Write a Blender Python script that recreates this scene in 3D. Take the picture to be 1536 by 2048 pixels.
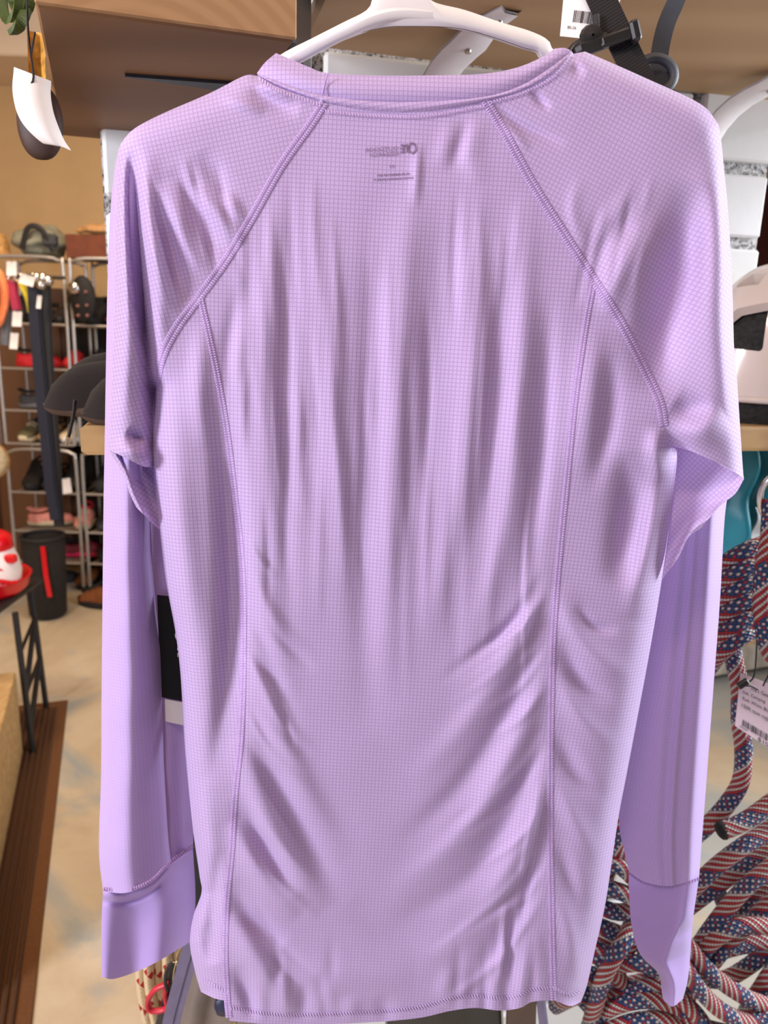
import bpy, math, random
import numpy as np
from mathutils import Vector, Matrix

for _o in list(bpy.data.objects):
    bpy.data.objects.remove(_o)
SC = bpy.context.scene
COL = SC.collection
random.seed(7)

# ------------------------------------------------------------------ camera
F = 1540.0
PITCH, ROLL, HC = math.radians(13.7), math.radians(1.8), 1.5
CAM = np.array([0.0, 0.0, HC])
_f = np.array([0, math.cos(PITCH), -math.sin(PITCH)])
_r0 = np.array([1.0, 0, 0])
_u0 = np.array([0, math.sin(PITCH), math.cos(PITCH)])
_R = _r0 * math.cos(ROLL) + _u0 * math.sin(ROLL)
_U = -_r0 * math.sin(ROLL) + _u0 * math.cos(ROLL)
cam = bpy.data.cameras.new('camera')
cam.sensor_fit = 'VERTICAL'
cam.sensor_height = 24.0
cam.lens = 24.0 * F / 2048.0
cam.clip_start = 0.02
cam.dof.use_dof = True
cam.dof.focus_distance = 0.575
cam.dof.aperture_fstop = 6.2
camo = bpy.data.objects.new('camera', cam)
COL.objects.link(camo)
camo.matrix_world = Matrix(((_R[0], _U[0], -_f[0], 0), (_R[1], _U[1], -_f[1], 0), (_R[2], _U[2], -_f[2], HC), (0, 0, 0, 1)))
SC.camera = camo

# ------------------------------------------------------------------ world, light, exposure
SC.view_settings.view_transform = 'Standard'
SC.view_settings.look = 'None'
SC.view_settings.gamma = 1.0
SC.view_settings.use_curve_mapping = False
SC.view_settings.exposure = -0.18
w = bpy.data.worlds.new('shop_ambient')
SC.world = w
w.use_nodes = True
w.node_tree.nodes['Background'].inputs[0].default_value = (0.80, 0.72, 0.78, 1)
w.node_tree.nodes['Background'].inputs[1].default_value = 0.02


def area(name, loc, target, sx, sy, power, col):
    d = bpy.data.lights.new(name, 'AREA')
    d.shape = 'RECTANGLE'
    d.size, d.size_y, d.energy, d.color = sx, sy, power, col
    o = bpy.data.objects.new(name, d)
    COL.objects.link(o)
    o.location = loc
    o.rotation_euler = (Vector(target) - Vector(loc)).to_track_quat('-Z', 'Y').to_euler()
    return o


# daylight: shop window on the right and the glazed shop front behind the photographer, plus an added low fill
area("daylight_side_window", (2.1, 1.05, 1.9), (0.1, 0.7, 1.2), 1.2, 1.5, 118, (0.88, 0.92, 1.0))
area("daylight_shop_front", (-2.2, -0.55, 2.0), (0.0, 0.6, 1.1), 0.7, 0.8, 90, (0.90, 0.90, 1.0))
area("cool_fill", (-0.9, -2.2, 0.45), (0.0, 0.6, 0.8), 1.0, 0.9, 19, (0.58, 0.70, 1.0))  # added cool fill for the lower part of the shirt, no known door
# warm ceiling lamps
area("ceiling_lamp_near", (-0.3, -0.35, 2.6), (0.0, 0.6, 1.4), 0.2, 0.2, 7, (1.0, 0.74, 0.62))
area('ceiling_lamp_back', (-1.5, 3.2, 2.72), (-1.6, 3.6, 0.0), 0.5, 0.5, 25, (1.0, 0.76, 0.52))
area('ceiling_lamp_aisle', (-1.6, 1.7, 2.72), (-1.5, 2.2, 0.0), 0.4, 0.4, 26, (1.0, 0.78, 0.56))


# ------------------------------------------------------------------ projection helpers (pixel of the 1536x2048 frame -> place)
def ray(px, py):
    px = np.asarray(px, float); py = np.asarray(py, float)
    return _f * F + (px - 768.0)[..., None] * _R - (py - 1024.0)[..., None] * _U


def P(px, py, Y):
    d = ray(px, py)
    return CAM + d * (np.asarray(Y, float) / d[..., 1])[..., None]


def G(px, py, z=0.0):
    d = ray(px, py)
    return CAM + d * ((z - HC) / d[..., 2])[..., None]


YAW = math.radians(13)
WR = np.array([math.cos(YAW), math.sin(YAW), 0])       # along the brick pier
WN = np.array([math.sin(YAW), -math.cos(YAW), 0])      # out of it, to the viewer
W0 = np.array([0, 1.06, 0])


def WP(px, py, off=0.0):
    """point seen at a pixel, OFF metres in front of the face of the brick pier"""
    d = ray(px, py)
    t = np.dot(W0 + WN * off - CAM, WN) / (d @ WN)
    return CAM + d * np.asarray(t)[..., None]


def wl(s, off, z):
    """pier frame: s along, off in front, z up"""
    q = W0 + WR * s + WN * off
    return (q[0], q[1], z)


def cr(pts, n):
    """smooth curve through points, n samples evenly by length"""
    p = np.asarray(pts, float)
    if len(p) == 2:
        t = np.linspace(0, 1, n)[:, None]
        return p[0] * (1 - t) + p[1] * t
    e = np.vstack([2 * p[0] - p[1], p, 2 * p[-1] - p[-2]])
    out = []
    for i in range(1, len(e) - 2):
        t = np.linspace(0, 1, 24, endpoint=False)[:, None]
        a, b, c, d = e[i - 1], e[i], e[i + 1], e[i + 2]
        out.append(0.5 * (2 * b + (c - a) * t + (2 * a - 5 * b + 4 * c - d) * t * t + (3 * b - a - 3 * c + d) * t ** 3))
    q = np.vstack(out + [p[-1:]])
    s = np.concatenate([[0], np.cumsum(np.linalg.norm(np.diff(q, axis=0), axis=1))])
    u = np.linspace(0, s[-1], n)
    return np.stack([np.interp(u, s, q[:, k]) for k in range(q.shape[1])], 1)


# ------------------------------------------------------------------ mesh builder
class MB:
    def __init__(self):
        self.v, self.f, self.uv, self.n = [], [], {}, 0

    def add(self, verts, faces, uvs=None):
        b = self.n
        verts = [tuple(map(float, q)) for q in verts]
        self.v += verts
        self.n += len(verts)
        for i, fc in enumerate(faces):
            if uvs is not None:
                self.uv[len(self.f)] = [uvs[k] for k in fc]
            self.f.append([b + k for k in fc])
        return self

    def grid(self, pts, uvs=None, close_u=False):
        r, c = pts.shape[:2]
        cc = c if close_u else c - 1
        fs = [(i * c + j, i * c + (j + 1) % c, (i + 1) * c + (j + 1) % c, (i + 1) * c + j) for i in range(r - 1) for j in range(cc)]
        u = None if uvs is None else [tuple(q) for q in uvs.reshape(-1, 2)]
        return self.add(pts.reshape(-1, 3), fs, u)

    def box(self, c, s, ax=None, bev=0.0):
        c = np.asarray(c, float)
        A = np.eye(3) if ax is None else np.asarray(ax, float)
        h = np.asarray(s, float) / 2
        if bev <= 0:
            v = [c + (A.T @ (np.array([x, y, z]) * h)) for z in (-1, 1) for y in (-1, 1) for x in (-1, 1)]
            return self.add(v, [(0, 2, 3, 1), (4, 5, 7, 6), (0, 1, 5, 4), (2, 6, 7, 3), (0, 4, 6, 2), (1, 3, 7, 5)])
        b = min(bev, h.min() * 0.95)
        v, idx = [], {}
        for sx in (-1, 1):
            for sy in (-1, 1):
                for sz in (-1, 1):
                    sg = np.array([sx, sy, sz])
                    for k in range(3):
                        q = sg * (h - b); q[k] = sg[k] * h[k]
                        idx[(sx, sy, sz, k)] = len(v); v.append(c + A.T @ q)
        fs = []
        def quad(L):
            fs.append(tuple(L))
        for k in range(3):
            a, d = (k + 1) % 3, (k + 2) % 3
            for s_ in (-1, 1):
                L = []
                for (sa, sd) in ((-1, -1), (1, -1), (1, 1), (-1, 1)):
                    g = [0, 0, 0]; g[k], g[a], g[d] = s_, sa, sd
                    L.append(idx[(*g, k)])
                quad(L if s_ > 0 else L[::-1])
            for sa in (-1, 1):
                for sd in (-1, 1):
                    g0 = [0, 0, 0]; g0[k], g0[a], g0[d] = -1, sa, sd
                    g1 = list(g0); g1[k] = 1
                    L = [idx[(*g0, a)], idx[(*g1, a)], idx[(*g1, d)], idx[(*g0, d)]]
                    quad(L if sa * sd < 0 else L[::-1])
        for sx in (-1, 1):
            for sy in (-1, 1):
                for sz in (-1, 1):
                    L = [idx[(sx, sy, sz, k)] for k in range(3)]
                    quad(L if sx * sy * sz > 0 else L[::-1])
        return self.add(v, fs)

    def tube(self, pts, r, seg=10, caps=True, closed=False, flat=1.0, up=None, uvs=1.0):
        p = np.asarray(pts, float)
        n = len(p)
        R = np.full(n, r) if np.isscalar(r) else np.asarray(r, float)
        if closed:
            T = np.roll(p, -1, 0) - np.roll(p, 1, 0)
        else:
            T = np.gradient(p, axis=0)
        T /= np.linalg.norm(T, axis=1)[:, None] + 1e-12
        u = np.array(up if up is not None else ([0, 0, 1] if abs(T[0][2]) < 0.9 else [1, 0, 0]), float)
        rings, uv = [], []
        L = np.concatenate([[0], np.cumsum(np.linalg.norm(np.diff(p, axis=0), axis=1))])
        for i in range(n):
            if up is not None:
                u = np.array(up, float)
            u = u - T[i] * np.dot(u, T[i]); u /= np.linalg.norm(u) + 1e-12
            b = np.cross(T[i], u)
            a = np.linspace(0, 2 * math.pi, seg + 1)
            rings.append(p[i] + R[i] * (np.cos(a)[:, None] * b + np.sin(a)[:, None] * u * flat))
            uv.append(np.stack([np.full(seg + 1, L[i] * uvs), a / (2 * math.pi)], 1))
        g = np.array(rings)
        if closed:
            g = np.concatenate([g, g[:1]]); uv.append(np.stack([np.full(seg + 1, (L[-1] + np.linalg.norm(p[0] - p[-1])) * uvs), a / (2 * math.pi)], 1))
        self.grid(g, np.array(uv))
        if caps and not closed:
            self.add(rings[0][:-1], [tuple(range(seg))[::-1]])
            self.add(rings[-1][:-1], [tuple(range(seg))])
        return self

    def lathe(self, prof, c=(0, 0, 0), seg=20, ax=None, sx=1.0, sy=1.0):
        A = np.eye(3) if ax is None else np.asarray(ax, float)
        a = np.linspace(0, 2 * math.pi, seg, endpoint=False)
        g = np.array([[np.asarray(c) + A.T @ np.array([r * math.cos(t) * sx, r * math.sin(t) * sy, z]) for t in a] for r, z in prof])
        return self.grid(g, None, True)

    def prism(self, poly, h, fr):
        """polygon in a plane given by fr(u, v, w) -> point; thickness h along w"""
        n = len(poly)
        v = [fr(u, q, 0) for u, q in poly] + [fr(u, q, h) for u, q in poly]
        fs = [tuple(range(n))[::-1], tuple(range(n, 2 * n))] + [(i, (i + 1) % n, n + (i + 1) % n, n + i) for i in range(n)]
        return self.add(v, fs)


LOC = {}


def mesh_of(name, mb, smooth=True, off=(0, 0, 0)):
    me = bpy.data.meshes.new(name)
    v = np.asarray(mb.v) - np.asarray(off)
    me.from_pydata(v.tolist(), [], mb.f)
    if mb.uv:
        lay = me.uv_layers.new(name='UVMap')
        arr = np.zeros((len(me.loops), 2), np.float32)
        k = 0
        for i, fc in enumerate(mb.f):
            if i in mb.uv:
                arr[k:k + len(fc)] = mb.uv[i]
            k += len(fc)
        lay.data.foreach_set('uv', arr.ravel())
    if smooth:
        me.polygons.foreach_set('use_smooth', [True] * len(me.polygons))
    me.update()
    return me


def obj(name, mb, m, parent=None, smooth=True, auto=False):
    off = LOC.get(parent.name, (0, 0, 0)) if parent else (0, 0, 0)
    me = mesh_of(name, mb, smooth, off)
    if auto:
        me.update()
        try:
            me.set_sharp_from_angle(angle=math.radians(35))
        except Exception:
            pass
    o = bpy.data.objects.new(name, me)
    COL.objects.link(o)
    me.materials.append(m)
    if parent:
        o.parent = parent
        LOC[o.name] = off
    return o


def tag(o, label, cat, group=None):
    o['label'] = label
    o['category'] = cat
    if group:
        o['group'] = group
    return o


def thing(name, label, cat, loc=(0, 0, 0), group=None):
    o = bpy.data.objects.new(name, None)
    COL.objects.link(o)
    o.location = loc
    o.empty_display_size = 0.03
    LOC[o.name] = tuple(map(float, loc))
    return tag(o, label, cat, group)


def struct(name, mb, m, smooth=False):
    o = obj(name, mb, m, None, smooth)
    o['kind'] = 'structure'
    LOC[o.name] = (0, 0, 0)
    return o


def text_mb(s, place, size=1.0, align='LEFT'):
    """lettering as a mesh; place(x, y) -> point, glyph height about SIZE"""
    cu = bpy.data.curves.new('lettering', 'FONT')
    cu.body = s
    cu.size = size
    cu.align_x = align
    cu.resolution_u = 3
    t = bpy.data.objects.new('lettering', cu)
    COL.objects.link(t)
    dg = bpy.context.evaluated_depsgraph_get()
    me = bpy.data.meshes.new_from_object(t.evaluated_get(dg))
    mb = MB()
    mb.add([place(v.co.x, v.co.y) for v in me.vertices], [tuple(p.vertices) for p in me.polygons])
    bpy.data.objects.remove(t); bpy.data.curves.remove(cu); bpy.data.meshes.remove(me)
    return mb


def join(*ms):
    o = MB()
    for m in ms:
        o.add(m.v, m.f)
    return o


# ------------------------------------------------------------------ materials
class N:
    def __init__(self, name):
        self.m = bpy.data.materials.new(name)
        self.m.use_nodes = True
        self.t = self.m.node_tree
        self.b = self.t.nodes['Principled BSDF']
        self.out = self.t.nodes['Material Output']

    def n(self, typ, **kw):
        x = self.t.nodes.new(typ)
        for k, v in kw.items():
            setattr(x, k, v)
        return x

    def l(self, a, b):
        self.t.links.new(a, b)

    def val(self, x, i):
        if isinstance(x, (int, float)):
            i.default_value = x
        elif isinstance(x, tuple):
            i.default_value = (*x, 1) if len(x) == 3 else x
        else:
            self.l(x, i)

    def math(self, op, a, b=None, c=None):
        x = self.n('ShaderNodeMath', operation=op)
        for k, q in enumerate((a, b, c)):
            if q is not None:
                self.val(q, x.inputs[k])
        return x.outputs[0]

    def mix(self, f, a, b, mode='MIX'):
        x = self.n('ShaderNodeMix', data_type='RGBA', blend_type=mode)
        self.val(f, x.inputs[0]); self.val(a, x.inputs[6]); self.val(b, x.inputs[7])
        return x.outputs[2]

    def coord(self, kind='Object', scale=(1, 1, 1), rot=(0, 0, 0)):
        c = self.n('ShaderNodeTexCoord')
        mp = self.n('ShaderNodeMapping')
        mp.inputs['Scale'].default_value = scale
        mp.inputs['Rotation'].default_value = rot
        self.l(c.outputs[kind], mp.inputs[0])
        return mp.outputs[0]

    def noise(self, vec, scale, detail=4, rough=0.55, dist=0.0):
        x = self.n('ShaderNodeTexNoise')
        self.l(vec, x.inputs['Vector'])
        x.inputs['Scale'].default_value = scale
        x.inputs['Detail'].default_value = detail
        x.inputs['Roughness'].default_value = rough
        x.inputs['Distortion'].default_value = dist
        return x.outputs[0]

    def ramp(self, f, stops):
        x = self.n('ShaderNodeValToRGB')
        self.val(f, x.inputs[0])
        e = x.color_ramp.elements
        while len(e) < len(stops):
            e.new(0.5)
        for k, (p, c) in enumerate(stops):
            e[k].position = p
            e[k].color = (*c, 1) if len(c) == 3 else c
        return x.outputs[0]

    def bump(self, h, strength=0.3, dist=0.001):
        x = self.n('ShaderNodeBump')
        x.inputs['Strength'].default_value = strength
        x.inputs['Distance'].default_value = dist
        self.val(h, x.inputs['Height'])
        self.l(x.outputs[0], self.b.inputs['Normal'])
        return x

    def base(self, c):
        self.val(c, self.b.inputs['Base Color'])

    def set(self, **kw):
        for k, v in kw.items():
            self.b.inputs[k.replace('_', ' ')].default_value = v


def hexc(r, g, b):
    f = lambda x: ((x / 255 + 0.055) / 1.055) ** 2.4 if x > 10 else x / 255 / 12.92
    return (f(r), f(g), f(b))


MC = {}


def pm(name, c, var=0.15, scale=40, rough=0.6, metal=0.0, bump=0.1, coat=0.0, dist=0.0006):
    """plain material with a little procedural mottling"""
    if name in MC:
        return MC[name]
    k = N(name)
    v = k.coord()
    nz = k.noise(v, scale)
    dark = tuple(x * (1 - var) for x in c); lite = tuple(min(1, x * (1 + var)) for x in c)
    k.base(k.ramp(nz, [(0.3, dark), (0.7, lite)]))
    k.set(Roughness=rough, Metallic=metal)
    k.b.inputs['Coat Weight'].default_value = coat
    if bump:
        k.bump(k.noise(v, scale * 3), bump, dist)
    MC[name] = k.m
    return k.m


def wood(name, light, dark, scale=(3, 40, 40), rough=0.6, ring=0.0, rot=(0, 0, 0)):
    k = N(name)
    v = k.coord('Object', scale, rot)
    a = k.noise(v, 1.0, 6, 0.6, 0.8)
    wv = k.n('ShaderNodeTexWave', wave_type='BANDS', bands_direction='Y')
    k.l(v, wv.inputs[0])
    wv.inputs['Scale'].default_value = 0.28
    wv.inputs['Distortion'].default_value = 7.0
    wv.inputs['Detail'].default_value = 3
    wv.inputs['Detail Scale'].default_value = 0.7
    h = k.mix(0.5, a, wv.outputs[1])
    k.base(k.ramp(h, [(0.25, dark), (0.72, light)]))
    k.set(Roughness=rough)
    k.bump(h, 0.15, 0.0006)
    return k.m


def fabric(name, base, line, pitch=0.0029, wid=0.13, trans=0.3, warm=None, lines=1.0):
    k = N(name)
    uv = k.n('ShaderNodeTexCoord').outputs['UV']
    sp = k.n('ShaderNodeSeparateXYZ'); k.l(uv, sp.inputs[0])
    ls = []
    for a in (0, 1):
        t = k.math('PINGPONG', k.math('DIVIDE', sp.outputs[a], pitch), 0.5)
        mr = k.n('ShaderNodeMapRange', interpolation_type='SMOOTHSTEP')
        k.l(t, mr.inputs[0])
        mr.inputs[1].default_value = 0.0; mr.inputs[2].default_value = wid * 1.6
        mr.inputs[3].default_value = 1.0; mr.inputs[4].default_value = 0.0
        ls.append(mr.outputs[0])
    g = k.math('MAXIMUM', ls[0], ls[1])
    nz = k.noise(k.coord('UV', (1, 1, 1)), 60, 2)
    fine = k.noise(k.coord('UV', (1, 1, 1)), 1800, 2)
    b2 = tuple(x * 0.95 for x in base)
    c = k.mix(nz, base, b2)
    c = k.mix(k.math('MULTIPLY', g, 0.48 * lines), c, line)
    k.base(c)
    k.set(Roughness=0.62)
    k.b.inputs['Sheen Weight'].default_value = 0.25
    k.b.inputs['Sheen Roughness'].default_value = 0.4
    k.b.inputs['Specular IOR Level'].default_value = 0.25
    bp = k.bump(k.math('ADD', k.math('MULTIPLY', g, -0.7 * lines), k.math('MULTIPLY', fine, 0.35)), 0.35, 0.0003)
    tr = k.n('ShaderNodeBsdfTranslucent')
    k.l(k.mix(0.4, c, (0.62, 0.36, 0.80)), tr.inputs[0])
    ms = k.n('ShaderNodeMixShader')
    ms.inputs[0].default_value = trans
    k.l(k.b.outputs[0], ms.inputs[1]); k.l(tr.outputs[0], ms.inputs[2])
    k.l(ms.outputs[0], k.out.inputs[0])
    return k.m

# ================================================================== the setting
M_floor = N('marbled_epoxy_floor')
_v = M_floor.coord()
_a = M_floor.noise(_v, 1.6, 6, 0.62, 1.6)
_b = M_floor.noise(_v, 1.5, 5, 0.6, 0.9)
_c = M_floor.ramp(_a, [(0.30, (0.50, 0.38, 0.25)), (0.5, (0.60, 0.49, 0.34)), (0.7, (0.66, 0.57, 0.43))])
_m = M_floor.ramp(_b, [(0.52, (0, 0, 0)), (0.66, (1, 1, 1))])
_xs = M_floor.n('ShaderNodeSeparateXYZ'); M_floor.l(_v, _xs.inputs[0])
_xr = M_floor.n('ShaderNodeMapRange', interpolation_type='SMOOTHSTEP'); M_floor.l(_xs.outputs[0], _xr.inputs[0])
_xr.inputs[1].default_value = -0.2; _xr.inputs[2].default_value = 1.3; _xr.inputs[3].default_value = 0.0; _xr.inputs[4].default_value = 0.75
_m = M_floor.math('MAXIMUM', _m, M_floor.math('MULTIPLY', _xr.outputs[0], M_floor.ramp(_b, [(0.36, (0, 0, 0)), (0.5, (1, 1, 1))])))
M_floor.base(M_floor.mix(_m, _c, (0.33, 0.37, 0.38)))
M_floor.set(Roughness=0.42)
M_floor.bump(_a, 0.05, 0.001)
floor = struct('floor', MB().add([(-4, -3.5, 0), (4, -3.5, 0), (4, 5.2, 0), (-4, 5.2, 0)], [(0, 1, 2, 3)]), M_floor.m)

M_wall = pm('tan_painted_plaster', hexc(206, 172, 124), 0.04, 6, 0.8, bump=0.06)
M_ceil = pm('cream_ceiling_paint', hexc(232, 210, 180), 0.03, 5, 0.85, bump=0.05)
struct('wall_back', MB().box((0, 5.05, 1.6), (8, 0.1, 3.2)), M_wall)
struct('wall_left', MB().box((-4.05, 0.8, 1.6), (0.1, 8.6, 3.2)), M_wall)
struct('ceiling', MB().box((0, 0.9, 3.25), (8.2, 8.6, 0.1)), M_ceil)
struct('trim_1', MB().box((-1.2, 4.72, 3.0), (5.6, 0.56, 0.4), bev=0.01), M_ceil)

# ---- white painted brick pier behind the shirt
M_brick = N('white_painted_brick')
_v = M_brick.coord()
_n1 = M_brick.noise(_v, 26, 8, 0.75)
_n2 = M_brick.noise(_v, 7, 3)
_chip = M_brick.math('MULTIPLY', M_brick.ramp(_n1, [(0.285, (1, 1, 1)), (0.31, (0, 0, 0))]), M_brick.ramp(_n2, [(0.42, (0, 0, 0)), (0.52, (1, 1, 1))]))
M_brick.base(M_brick.mix(_chip, M_brick.mix(_n2, (0.80, 0.80, 0.78), (0.68, 0.68, 0.66)), (0.05, 0.05, 0.05)))
M_brick.set(Roughness=0.65)
M_brick.bump(_n1, 0.25, 0.002)
M_mort = N('rough_speckled_mortar')
_v = M_mort.coord()
_n1 = M_mort.noise(_v, 170, 5, 0.8)
M_mort.base(M_mort.ramp(_n1, [(0.40, (0.03, 0.03, 0.03)), (0.47, (0.42, 0.40, 0.38)), (0.58, (0.78, 0.77, 0.75))]))
M_mort.set(Roughness=0.95)
M_mort.bump(_n1, 1.0, 0.004)
S0, S1 = -0.362, 0.555
PD = 0.34
AXW = np.array([WR, -WN, [0, 0, 1]])
pier = struct('wall_pier', MB().box(wl((S0 + S1) / 2, -0.005 - PD / 2, 1.55), (S1 - S0 - 0.01, PD - 0.01, 3.1), AXW), M_mort.m)
cz, ch, bl = 0.100, 0.083, 0.262
random.seed(3)
bmesh_cache = {}


def brick_mesh(L, D, k):
    key = (round(L, 3), round(D, 3), k)
    if key not in bmesh_cache:
        me = mesh_of('brick', MB().box((0, 0, 0), (L, D, ch), None, 0.003 + 0.002 * k), False)
        me.materials.append(M_brick.m)
        bmesh_cache[key] = me
    return bmesh_cache[key]


zoff = 0.038
for c in range(31):
    z = zoff + c * cz
    s = S0
    first = bl if c % 2 else bl / 2
    while s < S1 - 0.01:
        L = min(first, S1 - s)
        if S1 - (s + L) < 0.03:
            L = S1 - s
        o = bpy.data.objects.new('brick', brick_mesh(L - 0.015, 0.11, random.randint(0, 1)))
        COL.objects.link(o)
        o.parent = pier
        o.location = wl(s + L / 2, -0.055 + random.uniform(-0.002, 0.003), z + ch / 2)
        o.rotation_euler = (0, 0, YAW)
        s += L
        first = bl

# ================================================================== the shirt
D0 = 0.56
MATF = fabric('lavender_ripstop_knit', hexc(203, 179, 222), hexc(144, 115, 166), 0.0029, 0.13, 0.12)
MATP = fabric('plain_lavender_knit', hexc(188, 162, 222), hexc(156, 126, 186), 0.0011, 0.15, 0.10, None, 0.5)
MATT = fabric('soft_lavender_knit', hexc(194, 169, 222), hexc(158, 128, 184), 0.0029, 0.16, 0.04, None, 0.45)
MAT_SEAM = fabric('lavender_seam_tape', hexc(194, 165, 218), hexc(148, 116, 172), 0.0022, 0.2, 0.1)
M_thread = pm('lavender_thread', hexc(200, 172, 220), 0.08, 300, 0.7, bump=0)

RAG_L = [(648, 206), (620, 250), (562, 332), (503, 436), (452, 520), (400, 592), (352, 658), (322, 718), (309, 778)]
RAG_R = [(972, 202), (1008, 262), (1062, 362), (1130, 470), (1188, 560), (1240, 642), (1288, 736), (1318, 800), (1328, 850)]
PRI_L = [(400, 592), (420, 680), (440, 780), (456, 880), (470, 1000), (481, 1100), (486, 1200), (486, 1350), (481, 1480), (471, 1580), (463, 1700), (454, 1800), (450, 1900), (454, 1990), (459, 2042)]
PRI_R = [(1188, 560), (1170, 660), (1150, 800), (1135, 950), (1120, 1100), (1108, 1250), (1103, 1400), (1101, 1550), (1101, 1700), (1104, 1850), (1107, 2000)]
BODY_L = [(309, 778), (306, 850), (305, 900), (312, 1000), (330, 1150), (350, 1260), (361, 1350), (370, 1500), (385, 1650), (399, 1750), (403, 1785), (386, 1835), (380, 1890), (392, 1950), (402, 1984)]
BODY_R = [(1328, 850), (1340, 890), (1354, 908), (1345, 1000), (1325, 1150), (1300, 1300), (1272, 1450), (1251, 1560), (1236, 1640), (1212, 1800), (1190, 1900), (1174, 1970), (1162, 2004)]
COL_BOT = [(516, 152), (560, 176), (640, 204), (648, 206), (750, 222), (850, 223), (972, 202), (1050, 182), (1110, 150), (1147, 108)]
COL_MID = [(514, 146), (560, 166), (640, 190), (750, 203), (850, 203), (965, 194), (1040, 172), (1100, 136), (1143, 102)]
COL_TOP = [(552, 106), (580, 118), (618, 134), (655, 146), (750, 151), (850, 151), (960, 148), (1030, 136), (1080, 116), (1110, 97)]
SH_L = [(516, 152), (490, 151), (420, 186), (330, 225), (272, 255), (247, 280), (238, 305), (234, 400), (231, 550), (226, 720), (222, 820), (218, 900)]
SH_R = [(1147, 108), (1166, 104), (1182, 108), (1300, 160), (1396, 205), (1428, 236), (1441, 270), (1453, 400), (1462, 520), (1465, 650), (1474, 760), (1480, 850), (1486, 940), (1488, 958)]
HEM_C = [(459, 2042), (560, 2050), (700, 2047), (830, 2037), (900, 2022), (950, 2016), (1000, 2021), (1040, 2016), (1064, 2004), (1107, 2000)]

SIL = [(SH_L, 22, 16), (SH_R, 22, 15), (BODY_L, 30, 20), (BODY_R[2:], 34, 22)]
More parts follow.
